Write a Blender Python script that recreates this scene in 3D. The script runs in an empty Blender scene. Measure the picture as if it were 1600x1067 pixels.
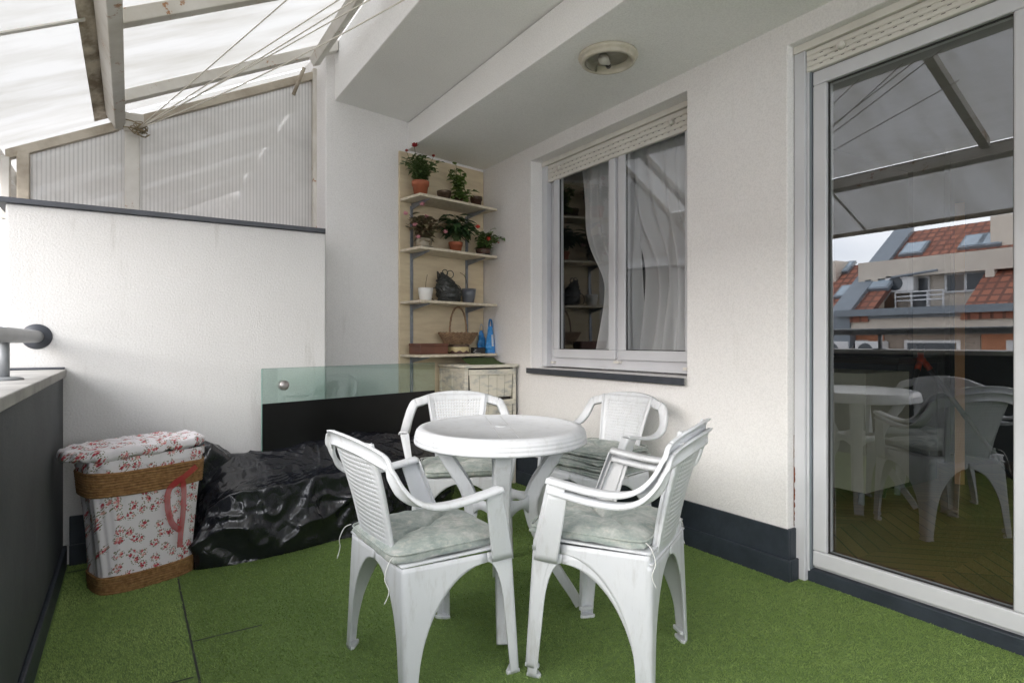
import bpy, bmesh, math, random
import numpy as np
from mathutils import Vector, Matrix, noise
R = math.radians
PI = math.pi
random.seed(7)
scene = bpy.context.scene
# ------------------------------------------------------------------ camera
cam = bpy.data.cameras.new('camera'); cam.lens = 21.04; cam.sensor_width = 36; cam.clip_start = .02; cam.clip_end = 500
co = bpy.data.objects.new('camera', cam); scene.collection.objects.link(co)
co.location = (0, 0, 1.08); co.rotation_euler = (R(90), 0, R(-32.5)); scene.camera = co
# ------------------------------------------------------------------ world, sun, exposure
SUN_EL, SUN_AZ = 22, 200          # azimuth of the sun, degrees from +X counter-clockwise
w = bpy.data.worlds.new('World'); scene.world = w; w.use_nodes = True
wn, wl = w.node_tree.nodes, w.node_tree.links
bg = wn['Background']
sky = wn.new('ShaderNodeTexSky'); sky.sky_type = 'NISHITA'; sky.sun_disc = False
sky.sun_elevation = R(SUN_EL); sky.sun_rotation = R(90 - SUN_AZ); sky.air_density = 1.0; sky.dust_density = 3.0
tcw = wn.new('ShaderNodeTexCoord'); mpw = wn.new('ShaderNodeMapping'); mpw.inputs['Scale'].default_value = (1, 1, 3.2)
nzw = wn.new('ShaderNodeTexNoise'); nzw.inputs['Scale'].default_value = 2.3; nzw.inputs['Detail'].default_value = 6
crw = wn.new('ShaderNodeValToRGB')
crw.color_ramp.elements[0].position = .35; crw.color_ramp.elements[0].color = (8.6, 9.0, 9.8, 1)
crw.color_ramp.elements[1].position = .65; crw.color_ramp.elements[1].color = (12.5, 12.5, 12.8, 1)
mxw = wn.new('ShaderNodeMix'); mxw.data_type = 'RGBA'; mxw.inputs['Factor'].default_value = .86
wl.new(tcw.outputs['Generated'], mpw.inputs['Vector']); wl.new(mpw.outputs[0], nzw.inputs['Vector'])
wl.new(nzw.outputs['Fac'], crw.inputs[0]); wl.new(sky.outputs[0], mxw.inputs['A']); wl.new(crw.outputs[0], mxw.inputs['B'])
wl.new(mxw.outputs['Result'], bg.inputs[0]); bg.inputs[1].default_value = .10
sl = bpy.data.lights.new('sun', 'SUN'); sl.energy = 1.0; sl.angle = R(50); sl.color = (1, .96, .9)
so = bpy.data.objects.new('sun', sl); scene.collection.objects.link(so)
sd = Vector((math.cos(R(SUN_AZ)) * math.cos(R(SUN_EL)), math.sin(R(SUN_AZ)) * math.cos(R(SUN_EL)), math.sin(R(SUN_EL))))
so.rotation_euler = sd.to_track_quat('Z', 'Y').to_euler(); so.location = (0, 0, 8)
scene.view_settings.view_transform = 'Standard'; scene.view_settings.look = 'None'
scene.view_settings.exposure = 2.12; scene.view_settings.gamma = 1
scene.cycles.use_denoising = True; scene.cycles.max_bounces = 14; scene.cycles.transparent_max_bounces = 16
scene.cycles.diffuse_bounces = 7; scene.cycles.glossy_bounces = 6; scene.cycles.transmission_bounces = 8
scene.cycles.caustics_reflective = False; scene.cycles.caustics_refractive = False; scene.cycles.sample_clamp_indirect = 8

# ------------------------------------------------------------------ materials
MATS = {}
def new_mat(name):
    m = bpy.data.materials.new(name); m.use_nodes = True
    return m, m.node_tree.nodes, m.node_tree.links, m.node_tree.nodes['Principled BSDF']
def coords(n, l, scale=(1, 1, 1)):
    tc = n.new('ShaderNodeTexCoord'); mp = n.new('ShaderNodeMapping'); mp.inputs['Scale'].default_value = scale
    l.new(tc.outputs['Object'], mp.inputs['Vector']); return mp.outputs[0]
def rgba(c): return (c[0], c[1], c[2], 1)
def ramp(n, l, fac, stops):
    r = n.new('ShaderNodeValToRGB'); e = r.color_ramp.elements
    e[0].position, e[0].color = stops[0][0], rgba(stops[0][1]); e[1].position, e[1].color = stops[-1][0], rgba(stops[-1][1])
    for p, c in stops[1:-1]:
        x = e.new(p); x.color = rgba(c)
    l.new(fac, r.inputs[0]); return r.outputs[0]
def noise_n(n, l, vec, scale, detail=4, rough=.5):
    t = n.new('ShaderNodeTexNoise'); t.inputs['Scale'].default_value = scale; t.inputs['Detail'].default_value = detail
    t.inputs['Roughness'].default_value = rough; l.new(vec, t.inputs['Vector']); return t.outputs['Fac']
def mixc(n, l, fac, a, b, mode='MIX'):
    m = n.new('ShaderNodeMix'); m.data_type = 'RGBA'; m.blend_type = mode
    if isinstance(fac, float): m.inputs['Factor'].default_value = fac
    else: l.new(fac, m.inputs['Factor'])
    for k, v in (('A', a), ('B', b)):
        if isinstance(v, tuple): m.inputs[k].default_value = rgba(v)
        else: l.new(v, m.inputs[k])
    return m.outputs['Result']
def bump(n, l, p, h, strength, dist):
    b = n.new('ShaderNodeBump'); b.inputs['Strength'].default_value = strength; b.inputs['Distance'].default_value = dist
    l.new(h, b.inputs['Height']); l.new(b.outputs[0], p.inputs['Normal']); return b
def mat(name, col, rough=.5, col2=None, scale=5, metal=0, bmp=0, bscale=60, bdist=.002, mscale=(1, 1, 1), lo=.35, hi=.65, spec=.5, sheen=0):
    if name in MATS: return MATS[name]
    m, n, l, p = new_mat(name); v = coords(n, l, mscale)
    if col2 is None: col2 = tuple(c * .88 for c in col)
    l.new(ramp(n, l, noise_n(n, l, v, scale, 5, .6), [(lo, col2), (hi, col)]), p.inputs['Base Color'])
    p.inputs['Roughness'].default_value = rough; p.inputs['Metallic'].default_value = metal
    p.inputs['Specular IOR Level'].default_value = spec
    if sheen: p.inputs['Sheen Weight'].default_value = sheen
    if bmp: bump(n, l, p, noise_n(n, l, v, bscale, 3, .6), bmp, bdist)
    MATS[name] = m; return m
def plaster(name, col, streak=.0):
    m, n, l, p = new_mat(name); v = coords(n, l)
    base = ramp(n, l, noise_n(n, l, v, 1.3, 6, .6), [(.3, tuple(c * .94 for c in col)), (.7, col)])
    fine = ramp(n, l, noise_n(n, l, v, 140, 2, .5), [(.3, (.90, .90, .90)), (.6, (1, 1, 1))])
    c = mixc(n, l, 1.0, base, fine, 'MULTIPLY')
    if streak:      # dirt runs and rubbed patches
        v2 = coords(n, l, (9, 9, .9))
        d = ramp(n, l, noise_n(n, l, v2, 1.6, 7, .7), [(.60, (1, 1, 1)), (.78, (1 - streak, 1 - streak * 1.05, 1 - streak * 1.15))])
        c = mixc(n, l, 1.0, c, d, 'MULTIPLY')
    l.new(c, p.inputs['Base Color']); p.inputs['Roughness'].default_value = .9; p.inputs['Specular IOR Level'].default_value = .2
    t = n.new('ShaderNodeMath'); t.operation = 'ADD'
    a = noise_n(n, l, v, 95, 3, .55); b = noise_n(n, l, v, 200, 2, .5)
    k = n.new('ShaderNodeMath'); k.operation = 'MULTIPLY'; k.inputs[1].default_value = .4; l.new(b, k.inputs[0])
    l.new(a, t.inputs[0]); l.new(k.outputs[0], t.inputs[1]); bump(n, l, p, t.outputs[0], .6, .0038)
    MATS[name] = m; return m
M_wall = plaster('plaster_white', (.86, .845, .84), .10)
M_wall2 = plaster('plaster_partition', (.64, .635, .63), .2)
M_ceil = plaster('plaster_ceiling', (.93, .93, .925), .05)
M_navy = mat('navy_paint', (.035, .045, .06), .5, (.022, .029, .04), 9, bmp=.5, bscale=50, bdist=.004)
def dark_wall():
    m, n, l, p = new_mat('dark_parapet_paint'); v = coords(n, l); v2 = coords(n, l, (6, 1, .6))
    a = ramp(n, l, noise_n(n, l, v, 2.2, 6, .65), [(.3, (.035, .041, .046)), (.75, (.075, .084, .088))])
    b = ramp(n, l, noise_n(n, l, v2, 3, 7, .7), [(.62, (0, 0, 0)), (.8, (.06, .065, .065))])
    l.new(mixc(n, l, 1.0, a, b, 'ADD'), p.inputs['Base Color']); p.inputs['Roughness'].default_value = .65
    bump(n, l, p, noise_n(n, l, v, 90, 3, .6), .5, .004); return m
M_parapet = dark_wall()
M_coping = mat('concrete_coping', (.42, .41, .39), .8, (.30, .29, .28), 6, bmp=.4, bscale=80, bdist=.002)
M_cap = mat('dark_metal_cap', (.055, .06, .075), .45, (.04, .045, .055), 12)
M_rail = mat('grey_rail_paint', (.23, .24, .25), .4, (.19, .20, .21), 10)
M_pvc = mat('white_pvc', (.62, .63, .66), .28, (.57, .58, .61), 3)
M_shut = mat('cream_shutter', (.72, .70, .65), .45, (.65, .63, .58), 7)
M_gask = mat('black_gasket', (.02, .02, .02), .6)
def rusty():
    m, n, l, p = new_mat('flaking_white_steel'); v = coords(n, l)
    a = ramp(n, l, noise_n(n, l, v, 2.5, 6, .65), [(.35, (.50, .47, .41)), (.7, (.70, .68, .64))])
    f = ramp(n, l, noise_n(n, l, v, 17, 8, .72), [(.585, (0, 0, 0)), (.61, (1, 1, 1))])
    g = ramp(n, l, noise_n(n, l, v, 3.1, 3, .5), [(.50, (0, 0, 0)), (.60, (1, 1, 1))])
    k = n.new('ShaderNodeMath'); k.operation = 'MULTIPLY'; l.new(f, k.inputs[0]); l.new(g, k.inputs[1])
    l.new(mixc(n, l, k.outputs[0], a, (.33, .17, .08)), p.inputs['Base Color']); p.inputs['Roughness'].default_value = .55; return m
M_steel = rusty()
M_dirtsteel = mat('stained_cream_steel', (.50, .45, .37), .6, (.28, .23, .17), 7, lo=.3, hi=.6)
def sheet_mat(name, ribs_axis, per, trans, tint, tcol, dirt, dsc=(1, 1, 1), ribdark=0):
    """twin-wall plastic: part clear, part scattering, with internal ribs"""
    m, n, l, p = new_mat(name); n.remove(p); out = n['Material Output']
    v = coords(n, l); sx = n.new('ShaderNodeSeparateXYZ'); l.new(v, sx.inputs[0])
    k = n.new('ShaderNodeMath'); k.operation = 'MULTIPLY'; k.inputs[1].default_value = 2 * PI / per; l.new(sx.outputs[ribs_axis], k.inputs[0])
    s = n.new('ShaderNodeMath'); s.operation = 'SINE'; l.new(k.outputs[0], s.inputs[0])
    mr = n.new('ShaderNodeMapRange'); mr.inputs[1].default_value = .3; mr.inputs[2].default_value = 1; mr.inputs[3].default_value = trans[0]; mr.inputs[4].default_value = trans[1]
    l.new(s.outputs[0], mr.inputs[0])
    d = noise_n(n, l, coords(n, l, dsc), 2.2, 7, .65)
    col = ramp(n, l, d, [(.40, tint), (.72, dirt)])
    if ribdark:
        rb = n.new('ShaderNodeMapRange'); rb.inputs[1].default_value = -1; rb.inputs[2].default_value = -.4; rb.inputs[3].default_value = 1 - ribdark; rb.inputs[4].default_value = 1; l.new(s.outputs[0], rb.inputs[0])
        col = mixc(n, l, 1.0, col, rb.outputs[0], 'MULTIPLY')
    tl = n.new('ShaderNodeBsdfTranslucent'); l.new(col, tl.inputs[0])
    df = n.new('ShaderNodeBsdfDiffuse'); df.inputs[0].default_value = (.75, .75, .74, 1)
    tr = n.new('ShaderNodeBsdfTransparent'); tr.inputs[0].default_value = rgba(tcol)
    gl = n.new('ShaderNodeBsdfGlossy'); gl.inputs['Roughness'].default_value = .25
    m1 = n.new('ShaderNodeMixShader'); m1.inputs[0].default_value = .25; l.new(tl.outputs[0], m1.inputs[1]); l.new(df.outputs[0], m1.inputs[2])
    m2 = n.new('ShaderNodeMixShader'); l.new(mr.outputs[0], m2.inputs[0]); l.new(m1.outputs[0], m2.inputs[1]); l.new(tr.outputs[0], m2.inputs[2])
    m3 = n.new('ShaderNodeMixShader'); m3.inputs[0].default_value = .06; l.new(m2.outputs[0], m3.inputs[1]); l.new(gl.outputs[0], m3.inputs[2])
    l.new(m3.outputs[0], out.inputs[0]); return m
M_roof = sheet_mat('translucent_roof_sheet', 1, .012, (.01, .03), (.245, .245, .242), (.9, .9, .9), (.17, .165, .15), (.5, 2.6, 1))
M_gable = sheet_mat('twin_wall_gable_sheet', 0, .021, (.12, .05), (.62, .62, .605), (.86, .87, .88), (.38, .37, .35), (1, 1, 1), .45)
M_lap = mat('stained_sheet_overlap', (.58, .52, .42), .7, (.20, .155, .10), 6, mscale=(2, 1, 1), lo=.36, hi=.6)
def glass(name, fac, tint, r=.0):
    m, n, l, p = new_mat(name); n.remove(p); out = n['Material Output']
    tr = n.new('ShaderNodeBsdfTransparent'); tr.inputs[0].default_value = rgba(tint)
    gl = n.new('ShaderNodeBsdfGlossy'); gl.inputs['Roughness'].default_value = r; gl.inputs[0].default_value = (.95, .97, 1, 1)
    lw = n.new('ShaderNodeLayerWeight'); pw_ = n.new('ShaderNodeMath'); pw_.operation = 'POWER'; pw_.inputs[1].default_value = 4.5; l.new(lw.outputs['Facing'], pw_.inputs[0])
    mr = n.new('ShaderNodeMapRange'); mr.inputs[3].default_value = fac; mr.inputs[4].default_value = 1.0; l.new(pw_.outputs[0], mr.inputs[0])
    mx = n.new('ShaderNodeMixShader'); l.new(mr.outputs[0], mx.inputs[0]); l.new(tr.outputs[0], mx.inputs[1]); l.new(gl.outputs[0], mx.inputs[2])
    l.new(mx.outputs[0], out.inputs[0]); return m
M_glass = glass('window_glass', .14, (.94, .95, .95)); M_glassd = glass('door_glass', .21, (.78, .81, .80))
M_gpanel = glass('pale_green_glass', .05, (.80, .88, .855))
def plastic_mat():
    m, n, l, p = new_mat('white_garden_plastic'); v = coords(n, l); v2 = coords(n, l, (3, 3, .6))
    a = ramp(n, l, noise_n(n, l, v, 3, 6, .6), [(.3, (.60, .62, .65)), (.7, (.69, .705, .73))])
    d = ramp(n, l, noise_n(n, l, v2, 9, 7, .75), [(.52, (1, 1, 1)), (.78, (.74, .72, .69))])
    l.new(mixc(n, l, 1.0, a, d, 'MULTIPLY'), p.inputs['Base Color'])
    r = ramp(n, l, noise_n(n, l, v, 14, 5, .7), [(.3, (.32, .32, .32)), (.7, (.50, .50, .50))]); l.new(r, p.inputs['Roughness'])
    bump(n, l, p, noise_n(n, l, v, 260, 2, .5), .12, .001); return m
M_plastic = plastic_mat()
def cushion_mat():
    m, n, l, p = new_mat('mottled_green_fabric'); v = coords(n, l); v2 = coords(n, l, (1, 2.4, 1))
    a = ramp(n, l, noise_n(n, l, v, 15, 6, .75), [(.36, (.23, .28, .26)), (.52, (.34, .375, .35)), (.66, (.48, .49, .465))])
    b = ramp(n, l, noise_n(n, l, v2, 24, 5, .7), [(.56, (0, 0, 0)), (.72, (.16, .12, .10))])
    l.new(mixc(n, l, 1.0, a, b, 'ADD'), p.inputs['Base Color']); p.inputs['Roughness'].default_value = .92; p.inputs['Sheen Weight'].default_value = .2
    bump(n, l, p, noise_n(n, l, v, 400, 2, .5), .35, .001); return m
M_cush = cushion_mat()
M_wood = mat('cream_board', (.66, .56, .39), .6, (.57, .47, .32), 5, mscale=(1, 1, 5), bmp=.2, bscale=30)
M_shelf = mat('cream_shelf_wood', (.68, .61, .49), .55, (.54, .47, .36), 9, mscale=(3, 3, 1), bmp=.2, bscale=40)
M_chest = mat('worn_cream_chest', (.68, .64, .54), .7, (.42, .42, .39), 8, mscale=(1, 1, 3), lo=.36, hi=.52, bmp=.4, bscale=45)
M_gap = mat('dark_wood_gap', (.06, .05, .045), .8)
M_metal = mat('galvanised_rail', (.30, .32, .36), .4, (.22, .24, .27), 20, metal=.6)
M_blackfilm = mat('black_lacquered_glass', (.004, .0045, .0045), .3, (.003, .003, .003), 5, spec=.3)
M_terra = mat('terracotta', (.42, .13, .06), .65, (.33, .10, .05), 12)
M_darkpot = mat('dark_brown_pot', (.09, .045, .03), .5, (.06, .03, .02), 10)
M_copper = mat('bronze_pot', (.16, .11, .08), .4, (.09, .06, .04), 18, metal=.5)
M_greenpl = mat('dark_green_saucer', (.02, .04, .035), .5)
M_whitepot = mat('white_pot', (.75, .75, .73), .35, (.70, .70, .68))
M_greypot = mat('grey_glazed_pot', (.13, .14, .16), .3, (.10, .11, .13), 6)
M_clearpot = mat('cloudy_pot', (.40, .36, .28), .35, (.26, .22, .15), 20)
M_soil = mat('potting_soil', (.04, .028, .02), .95, bmp=.8, bscale=120, bdist=.004)
M_stem = mat('green_stem', (.09, .13, .04), .6)
M_stemb = mat('brown_twig', (.12, .08, .045), .8)
def leafm(name, a, b): return mat(name, a, .45, b, 30, lo=.4, hi=.6)
M_leafd = leafm('rose_leaf', (.12, .18, .055), (.06, .11, .035))
M_leafl = leafm('round_leaf', (.19, .27, .07), (.11, .19, .045))
M_leafk = leafm('dark_leaf', (.07, .13, .045), (.03, .07, .028))
M_leafb = leafm('begonia_leaf', (.24, .17, .11), (.12, .13, .06))
M_leafg = leafm('balsam_leaf', (.15, .24, .07), (.09, .16, .045))
M_red = mat('dark_red_petal', (.28, .012, .02), .6); M_pink = mat('pink_petal', (.62, .28, .32), .6); M_coral = mat('coral_petal', (.80, .10, .06), .6)
M_wicker = mat('wicker', (.32, .21, .12), .6, (.17, .10, .055), 30)
M_wire = mat('dark_woven_wire', (.05, .055, .05), .35, (.012, .013, .012), 60)
M_brownbox = mat('brown_box', (.16, .065, .04), .5, (.11, .045, .03), 8)
M_tin = mat('cream_tin', (.55, .46, .26), .4, (.45, .36, .18), 15); M_tinb = mat('tin_brown', (.09, .045, .04), .4)
M_blk = mat('black_plastic', (.012, .012, .013), .35)
M_blue = mat('blue_carrier_bag', (.03, .20, .55), .35, (.05, .30, .65), 14, bmp=.5, bscale=30, bdist=.01)
M_rope = mat('twisted_rope', (.36, .20, .08), .85, (.20, .10, .035), 60, bmp=.6, bscale=150, bdist=.003)
M_lampc = mat('aged_lamp_plastic', (.62, .59, .50), .4, (.50, .46, .37), 12)
M_bulb = mat('frosted_bulb', (.42, .41, .36), .12)
M_line = mat('clothes_line_cord', (.72, .69, .62), .8)
M_tangle = mat('old_string', (.25, .20, .12), .9)
def bag_mat():
    m, n, l, p = new_mat('black_bin_liner'); v = coords(n, l)
    p.inputs['Base Color'].default_value = (.012, .013, .018, 1); p.inputs['Roughness'].default_value = .17; p.inputs['Specular IOR Level'].default_value = .8
    def ridge(vec, sc, det):
        q = noise_n(n, l, vec, sc, det, .55); a = n.new('ShaderNodeMath'); a.operation = 'SUBTRACT'; a.inputs[1].default_value = .5; l.new(q, a.inputs[0])
        b = n.new('ShaderNodeMath'); b.operation = 'ABSOLUTE'; l.new(a.outputs[0], b.inputs[0]); c = n.new('ShaderNodeMath'); c.operation = 'POWER'; c.inputs[1].default_value = .6; l.new(b.outputs[0], c.inputs[0]); return c.outputs[0]
    r1 = ridge(coords(n, l, (1, 1.6, .7)), 9, 2); r2 = ridge(coords(n, l, (1.8, 1, .8)), 26, 3)
    k = n.new('ShaderNodeMath'); k.operation = 'MULTIPLY_ADD'; k.inputs[1].default_value = .20; l.new(r2, k.inputs[0]); l.new(r1, k.inputs[2])
    bump(n, l, p, k.outputs[0], .5, .014); return m
M_bag = bag_mat()
def floral():
    m, n, l, p = new_mat('rose_print_cotton'); v = coords(n, l)
    nz = n.new('ShaderNodeTexNoise'); nz.inputs['Scale'].default_value = 34; nz.inputs['Detail'].default_value = 3; l.new(v, nz.inputs['Vector'])
    vm = n.new('ShaderNodeVectorMath'); vm.operation = 'SCALE'; vm.inputs['Scale'].default_value = .016
    sb = n.new('ShaderNodeVectorMath'); sb.operation = 'SUBTRACT'; sb.inputs[1].default_value = (.5, .5, .5)
    l.new(nz.outputs['Color'], sb.inputs[0]); l.new(sb.outputs[0], vm.inputs[0])
    ad = n.new('ShaderNodeVectorMath'); ad.operation = 'ADD'; l.new(v, ad.inputs[0]); l.new(vm.outputs[0], ad.inputs[1])
    sp_ = n.new('ShaderNodeSeparateXYZ'); l.new(ad.outputs[0], sp_.inputs[0])
    def lin(a, ka, b, kb):
        k1 = n.new('ShaderNodeMath'); k1.operation = 'MULTIPLY'; k1.inputs[1].default_value = ka; l.new(a, k1.inputs[0])
        k2 = n.new('ShaderNodeMath'); k2.operation = 'MULTIPLY_ADD'; k2.inputs[1].default_value = kb; l.new(b, k2.inputs[0]); l.new(k1.outputs[0], k2.inputs[2]); return k2.outputs[0]
    cv = n.new('ShaderNodeCombineXYZ'); l.new(lin(sp_.outputs[0], 1, sp_.outputs[1], .35), cv.inputs[0]); l.new(lin(sp_.outputs[2], 1, sp_.outputs[1], .85), cv.inputs[1])
    def vor(s, rnd=1.0):
        t = n.new('ShaderNodeTexVoronoi'); t.voronoi_dimensions = '2D'; t.inputs['Scale'].default_value = s; t.inputs['Randomness'].default_value = rnd; l.new(cv.outputs[0], t.inputs['Vector']); return t
    c = vor(20, .8); bl = vor(72); lf = vor(115)
    def less(x, th, soft=.03):
        r = n.new('ShaderNodeMapRange'); r.inputs[1].default_value = th - soft; r.inputs[2].default_value = th + soft; r.inputs[3].default_value = 1; r.inputs[4].default_value = 0; l.new(x, r.inputs[0]); return r.outputs[0]
    def mul(a, b):
        k = n.new('ShaderNodeMath'); k.operation = 'MULTIPLY'; l.new(a, k.inputs[0]); l.new(b, k.inputs[1]); return k.outputs[0]
    clus = less(c.outputs['Distance'], .30, .03); clus2 = less(c.outputs['Distance'], .42, .03)
    rose = mul(less(bl.outputs['Distance'], .40, .06), clus); leaf = mul(less(lf.outputs['Distance'], .30, .06), clus2)
    hue = n.new('ShaderNodeSeparateColor'); l.new(bl.outputs['Color'], hue.inputs[0])
    rc = ramp(n, l, hue.outputs[0], [(.0, (.34, .015, .03)), (.45, (.50, .06, .09)), (.7, (.62, .22, .22)), (.9, (.70, .42, .38))])
    base = mixc(n, l, leaf, (.74, .71, .74), (.17, .17, .09))
    l.new(mixc(n, l, rose, base, rc), p.inputs['Base Color']); p.inputs['Roughness'].default_value = .85
    bump(n, l, p, noise_n(n, l, coords(n, l, (1, 1, .3)), 12, 3, .5), .5, .01); return m
M_floral = floral()
def ribbon_m():
    m, n, l, p = new_mat('sheer_red_ribbon'); p.inputs['Base Color'].default_value = (.45, .03, .04, 1); p.inputs['Alpha'].default_value = .62; p.inputs['Roughness'].default_value = .5; return m
M_ribbon = ribbon_m()
def turf_m(name, a, b, c):
    m, n, l, p = new_mat(name); v = coords(n, l)
    g = n.new('ShaderNodeNewGeometry')
    x = ramp(n, l, noise_n(n, l, v, 3.0, 5, .6), [(.3, a), (.7, b)]); y = ramp(n, l, noise_n(n, l, v, 900, 1, .5), [(.35, (.76, .77, .72)), (.65, (1.14, 1.14, 1.08))])
    l.new(mixc(n, l, 1.0, x, y, 'MULTIPLY'), p.inputs['Base Color']); p.inputs['Roughness'].default_value = .55; p.inputs['Specular IOR Level'].default_value = .25; return m
M_turf = turf_m('turf_green', (.25, .365, .105), (.35, .465, .16), None)
M_turfbase = mat('turf_backing', (.14, .22, .06), .9, (.10, .16, .045), 40)
M_rubber = mat('turf_seam_rubber', (.035, .04, .035), .9)
M_conc = mat('terrace_concrete', (.10, .11, .11), .9)
M_mat = mat('green_mat', (.07, .11, .03), .95, (.045, .075, .02), 60, bmp=.8, bscale=300, bdist=.004)
# interior
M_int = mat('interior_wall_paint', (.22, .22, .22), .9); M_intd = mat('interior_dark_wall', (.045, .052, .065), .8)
M_cab = mat('cabinet_laminate', (.62, .62, .52), .5); M_counter = mat('dark_counter', (.05, .04, .035), .4); M_door = mat('door_edge_wood', (.55, .28, .10), .5); M_doord = mat('dark_door_face', (.035, .035, .04), .5)
M_orange = mat('anodised_orange', (.75, .08, .03), .3, metal=.5)
def parquet():
    m, n, l, p = new_mat('herringbone_parquet'); v = coords(n, l)
    cols = []
    for ang_ in (45, -45):
        rot = n.new('ShaderNodeMapping'); rot.inputs['Rotation'].default_value = (0, 0, R(ang_)); l.new(v, rot.inputs['Vector'])
        b = n.new('ShaderNodeTexBrick'); b.inputs['Scale'].default_value = 1; b.offset = 0; b.inputs['Color1'].default_value = (.36, .20, .09, 1); b.inputs['Color2'].default_value = (.20, .105, .05, 1)
        b.inputs['Mortar'].default_value = (.05, .025, .015, 1); b.inputs['Mortar Size'].default_value = .004; b.inputs['Brick Width'].default_value = 3.0; b.inputs['Row Height'].default_value = .075
        l.new(rot.outputs[0], b.inputs['Vector']); cols.append(b.outputs['Color'])
    sx_ = n.new('ShaderNodeSeparateXYZ'); l.new(v, sx_.inputs[0]); pp = n.new('ShaderNodeMath'); pp.operation = 'PINGPONG'; pp.inputs[1].default_value = .30; l.new(sx_.outputs[1], pp.inputs[0])
    gt = n.new('ShaderNodeMath'); gt.operation = 'FRACT'; dv = n.new('ShaderNodeMath'); dv.operation = 'MULTIPLY'; dv.inputs[1].default_value = 1 / .6; l.new(sx_.outputs[1], dv.inputs[0]); l.new(dv.outputs[0], gt.inputs[0])
    g2 = n.new('ShaderNodeMath'); g2.operation = 'GREATER_THAN'; g2.inputs[1].default_value = .5; l.new(gt.outputs[0], g2.inputs[0])
    l.new(mixc(n, l, g2.outputs[0], cols[0], cols[1]), p.inputs['Base Color']); p.inputs['Roughness'].default_value = .3; return m
M_parq = parquet()
def curtain_m():
    m, n, l, p = new_mat('sheer_curtain'); n.remove(p); out = n['Material Output']
    tr = n.new('ShaderNodeBsdfTransparent'); df = n.new('ShaderNodeBsdfDiffuse'); df.inputs[0].default_value = (.92, .93, .95, 1); tl = n.new('ShaderNodeBsdfTranslucent'); tl.inputs[0].default_value = (.8, .82, .84, 1)
    a = n.new('ShaderNodeMixShader'); a.inputs[0].default_value = .3; l.new(df.outputs[0], a.inputs[1]); l.new(tl.outputs[0], a.inputs[2])
    b = n.new('ShaderNodeMixShader'); b.inputs[0].default_value = .84; l.new(tr.outputs[0], b.inputs[1]); l.new(a.outputs[0], b.inputs[2]); l.new(b.outputs[0], out.inputs[0]); return m
M_curt = curtain_m()
def tiles():
    m, n, l, p = new_mat('red_roof_tiles'); v = coords(n, l)
    b = n.new('ShaderNodeTexBrick'); b.inputs['Scale'].default_value = 1; b.offset = 0
    b.inputs['Color1'].default_value = (.36, .14, .085, 1); b.inputs['Color2'].default_value = (.26, .10, .065, 1); b.inputs['Mortar'].default_value = (.15, .065, .045, 1)
    b.inputs['Mortar Size'].default_value = .03; b.inputs['Brick Width'].default_value = .2; b.inputs['Row Height'].default_value = .2
    mp = n.new('ShaderNodeMapping'); sp = n.new('ShaderNodeSeparateXYZ'); cb = n.new('ShaderNodeCombineXYZ'); l.new(v, sp.inputs[0]); l.new(sp.outputs[1], cb.inputs[0]); l.new(sp.outputs[0], cb.inputs[1])
    l.new(cb.outputs[0], b.inputs['Vector']); l.new(b.outputs['Color'], p.inputs['Base Color']); p.inputs['Roughness'].default_value = .8
    return m
M_tile = tiles()
M_fac = mat('cream_facade', (.62, .56, .48), .85, (.56, .50, .43), 2); M_fac2 = mat('orange_facade', (.45, .20, .11), .85); M_fac3 = mat('taupe_facade', (.33, .27, .22), .85)
M_zinc = mat('zinc_flashing', (.20, .23, .26), .5); M_wdark = mat('dark_window_pane', (.05, .06, .07), .15); M_wht = mat('white_joinery', (.7, .7, .7), .5)

# ------------------------------------------------------------------ object helpers
def link(name, me, m, parent=None, smooth=False):
    o = bpy.data.objects.new(name, me); scene.collection.objects.link(o)
    if m is not None and not me.materials: me.materials.append(m)
    if parent is not None: o.parent = parent
    if smooth:
        for p in me.polygons: p.use_smooth = True
    return o
def obj(name, bm, m, parent=None, smooth=False):
    bmesh.ops.recalc_face_normals(bm, faces=bm.faces)
    me = bpy.data.meshes.new(name); bm.to_mesh(me); bm.free(); return link(name, me, m, parent, smooth)
def tag(o, label=None, cat=None, group=None, kind=None):
    if label: o['label'] = label
    if cat: o['category'] = cat
    if group: o['group'] = group
    if kind: o['kind'] = kind
    return o
def thing(name, label, cat, loc=(0, 0, 0), rz=0, group=None, kind=None):
    o = bpy.data.objects.new(name, None); o.empty_display_size = .1; scene.collection.objects.link(o)
    o.location = loc; o.rotation_euler = (0, 0, rz); return tag(o, label, cat, group, kind)
def bev(o, w, seg=2, ang=40):
    b = o.modifiers.new('b', 'BEVEL'); b.width = w; b.segments = seg; b.limit_method = 'ANGLE'; b.angle_limit = R(ang); return o
def solid(o, t, off=0):
    s = o.modifiers.new('s', 'SOLIDIFY'); s.thickness = t; s.offset = off; return o
def box(bm, x0, x1, y0, y1, z0, z1, mt=None):
    vs = [bm.verts.new((x, y, z)) for x in (x0, x1) for y in (y0, y1) for z in (z0, z1)]
    if mt is not None:
        for v in vs: v.co = mt @ v.co
    for f in ((0, 1, 3, 2), (4, 6, 7, 5), (0, 4, 5, 1), (2, 3, 7, 6), (0, 2, 6, 4), (1, 5, 7, 3)): bm.faces.new([vs[i] for i in f])
def B(*a, mt=None):
    bm = bmesh.new()
    if a: box(bm, *a, mt=mt)
    return bm
def prism(bm, pts, z0, z1):
    lo = [bm.verts.new((p[0], p[1], z0)) for p in pts]; hi = [bm.verts.new((p[0], p[1], z1)) for p in pts]; n = len(pts)
    bm.faces.new(lo[::-1]); bm.faces.new(hi)
    for i in range(n): bm.faces.new((lo[i], lo[(i + 1) % n], hi[(i + 1) % n], hi[i]))
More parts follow.
